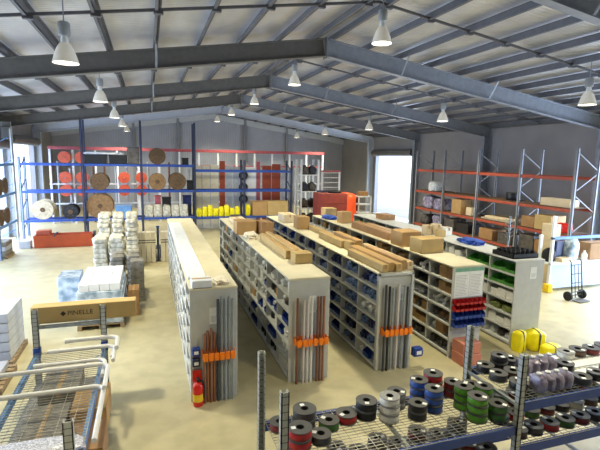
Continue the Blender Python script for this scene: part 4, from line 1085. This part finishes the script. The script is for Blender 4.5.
for i, (y, z, w, d, h, m) in enumerate([(14.9, Z2, .7, .7, .45, 'carton_b'), (14.1, Z2, .8, .8, .6, 'carton_y'), (14.9, Z1, .7, .8, .6, 'dark_item'), (14.0, Z1, .8, .8, .5, 'carton_b'), (13.2, Z1, .7, .5, .55, 'carton'), (16.1, Z1, .8, .8, .45, 'dark_item'), (17.3, Z1, .8, .9, .5, 'carton_b'), (19.0, Z1, .8, .9, .5, 'black_pl'), (20.1, Z1, .8, .8, .6, 'dark_item')]):
    carton('%s box, %s of the mixed boxes in the orange rack' % ({'carton_b': 'brown', 'carton_y': 'yellow tan', 'carton': 'tan', 'dark_item': 'dark', 'black_pl': 'black'}[m], ORD[i]), 15.6, y, z, w, d, h, m, group='mixed boxes in the orange rack')
for i, (y, z, s, m) in enumerate([(21.3, Z2, .8, 'purple_wrap'), (22.3, Z2, .9, 'purple_wrap'), (22.0, Z3, .7, 'clear_bag'), (21.4, Z1, .8, 'purple_wrap'), (22.6, Z1, .7, 'dark_item')]):
    single('wrapped_load', MB().blob(.9, s, s * .8, i + 80, amp=.2, square=.45), m, 'plastic wrapped load, %s in the far orange rack bay' % ORD[i], 'load', (15.65, y, z), group='wrapped loads in the far orange rack bay')
single('black_drum_kit', MB().cyl((0, 0, 0), (0, 0, .35), .3, 24), 'black_pl', 'black round tub standing high on the second bay of the orange rack', 'tub', (15.7, 16.3, Z3), bevel=.01)
# ------------------------------------------------------------------ workbench and trolley on the right
t = thing('workbench', 'white framed packing bench with blue top beam and pale panel', 'bench', (13.5, 12.0, .002))
W = 3.4
for x in (0, W):
    for y in (0, .5): part('leg', MB().box(x - .05, x + .05, y - .05, y + .05, 0, 2.75 if y == 0 else 2.0), 'white_steel', t, bevel=.01)
part('top_beam', MB().box(-.05, W + .05, -.05, .05, 1.9, 2.0), 'blue_light', t, 'blue top beam', bevel=.008)
part('worktop', MB().box(-.05, W + .05, -.08, .6, .98, 1.05), 'white_steel', t, bevel=.01)
part('front_panel', MB().box(.05, W - .05, -.03, 0, .12, .98), 'bench_panel', t)
part('yellow_foot', MB().box(-.16, .06, -.16, .1, 0, .3), 'yellow_lab', t, bevel=.02)
carton('brown carton on the packing bench worktop, right side', 15.9, 12.28, 1.054, 1.0, .5, .62, 'carton_b')
carton('low tan carton on the packing bench worktop', 14.225, 12.11, 1.054, .5, .34, .14, 'carton_pale')
single('white_bottle', MB().lathe([(0, 0), (.1, 0), (.1, .22), (.04, .3), (.04, .36), (0, .36)], 20), 'white_pl', 'white bottle standing on the packing bench', 'bottle', (15.2, 12.1, 1.054))
single('black_helmet', MB().blob(.45, .45, .5, 3, amp=.1, square=.9), 'rubber', 'dark rounded bundle beside the packing bench post', 'bundle', (13.72, 12.3, 1.054))
single('blue_white_sack', MB().blob(.5, .45, .8, 6, amp=.15, square=.6), 'wrap_blue', 'blue and white sack standing on the packing bench', 'sack', (14.75, 12.3, 1.054))
crate('navy box behind the packing bench sack', 14.25, 12.44, 1.054, .35, .24, .7, 'navy_pl', 'box', 'storage_box')
carton('tall pale carton behind the packing bench', 14.5, 13.0, .002, .4, .5, 2.3, 'carton_pale')
single('red_bag', MB().blob(.6, .5, .4, 7, amp=.2), 'fire_red', 'bright red bag beyond the packing bench beam', 'bag', (15.5, 13.3, Z2 + .0))
t = thing('hand_trolley', 'black hand trolley with two wheels before the packing bench', 'trolley', (13.65, 10.95, 0), .1)
b = MB()
for x in (-.26, .26): b.tube([(x, .0, .1), (x, .06, .6), (x, .16, 1.3), (x, .22, 1.38)], .02, 10)
for z, y in ((.3, .02), (.6, .06), (.9, .1), (1.2, .145)): b.tube([(-.26, y, z), (.26, y, z)], .016, 8)
for x in (-.09, .09): b.tube([(x, .0, .1), (x, .06, .6), (x, .145, 1.2)], .012, 8)
part('frame', b, 'black_pl', t); part('toe_plate', MB().box(-.26, .26, -.3, .0, .02, .04), 'steel_dark', t); part('axle', MB().cyl((-.34, .08, .16), (.34, .08, .16), .018, 10), 'steel_dark', t)
for x in (-.36, .36):
    part('wheel', MB().lathe([(.03, -.05), (.12, -.05), (.155, -.03), (.16, 0), (.155, .03), (.12, .05), (.03, .05)], 24, Matrix.Translation((x, .08, .161)) @ Matrix.Rotation(PI / 2, 4, 'Y')), 'rubber', t)

# ------------------------------------------------------------------ light
w = bpy.data.worlds.new('sky'); bpy.context.scene.world = w; w.use_nodes = True
bg = w.node_tree.nodes['Background']; bg.inputs['Color'].default_value = (.76, .87, 1, 1); bg.inputs['Strength'].default_value = 2.8
def daylight(name, x, sx, y0, y1, z1, e):
    l = bpy.data.lights.new(name, 'AREA'); l.shape = 'RECTANGLE'; l.size = z1; l.size_y = y1 - y0; l.energy = e; l.color = (.56, .72, 1)
    o = bpy.data.objects.new(name, l); C.objects.link(o); o.location = (x - sx * .5, (y0 + y1) / 2, z1 / 2 + .05)
    o.rotation_euler = (0, -PI / 2 if sx > 0 else PI / 2, 0)
    o.rotation_euler = Vector((sx, 0, -.12)).to_track_quat('-Z', 'Y').to_euler()
    l.size, l.size_y = (y1 - y0), z1
    return o
daylight('door_daylight', XR, -1, 28.8, 34.6, 5.0, 500)
daylight('door_daylight', XR, -1, 7.8, 13.5, 4.9, 1700)
daylight('door_daylight', XR, -1, .6, 6.6, 4.9, 500)
daylight('door_daylight', XL, 1, 28.8, 34.9, 5.2, 500)
daylight('door_daylight', XL, 1, 21.8, 27.9, 4.9, 1100)
daylight('door_daylight', XL, 1, 14.8, 20.7, 4.9, 1100)  # comes through the added, unseen left opening
daylight('door_daylight', XL, 1, 7.8, 13.6, 4.9, 800)

# ------------------------------------------------------------------ camera
cam = bpy.data.cameras.new('camera'); co = bpy.data.objects.new('camera', cam); C.objects.link(co)
cam.sensor_width = 36; cam.lens = 27.0; cam.clip_end = 300
pi_, ro, ya = .1483, .0192, .3257
fw = Vector((math.sin(ya) * math.cos(pi_), math.cos(ya) * math.cos(pi_), -math.sin(pi_)))
rt = Vector((math.cos(ya), -math.sin(ya), 0)); up = rt.cross(fw)
r2 = rt * math.cos(ro) + up * math.sin(ro); u2 = up * math.cos(ro) - rt * math.sin(ro)
mw = Matrix((r2, u2, -fw)).transposed().to_4x4(); mw.translation = (0, 0, 4.6)
co.matrix_world = mw
sc = bpy.context.scene; sc.camera = co
sc.view_settings.view_transform = 'Standard'
sc.view_settings.exposure = 0.0

# ------------------------------------------------------------------ drop shelf stock that stays hidden deep behind other rows
bpy.context.view_layer.update()
dg = bpy.context.evaluated_depsgraph_get()
gone = []
for o in stock:
    bb_ = [o.matrix_world @ Vector(c) for c in o.bound_box]
    ctr = sum(bb_, Vector()) / 8
    pts = [ctr] + [ctr.lerp(p, .75) for p in bb_]
    seen = False
    for dx in (0, -.8, .8):
        eye = Vector((dx, 0, 4.6))
        for p in pts:
            d = (p - eye); L = d.length
            hit, loc, nrm, idx, ob, mt = sc.ray_cast(dg, eye, d / L, distance=L + .3)
            if hit and ob.name == o.name: seen = True; break
        if seen: break
    if not seen: gone.append(o)
for o in gone: bpy.data.objects.remove(o)
print('stock', len(stock), 'removed', len(gone))
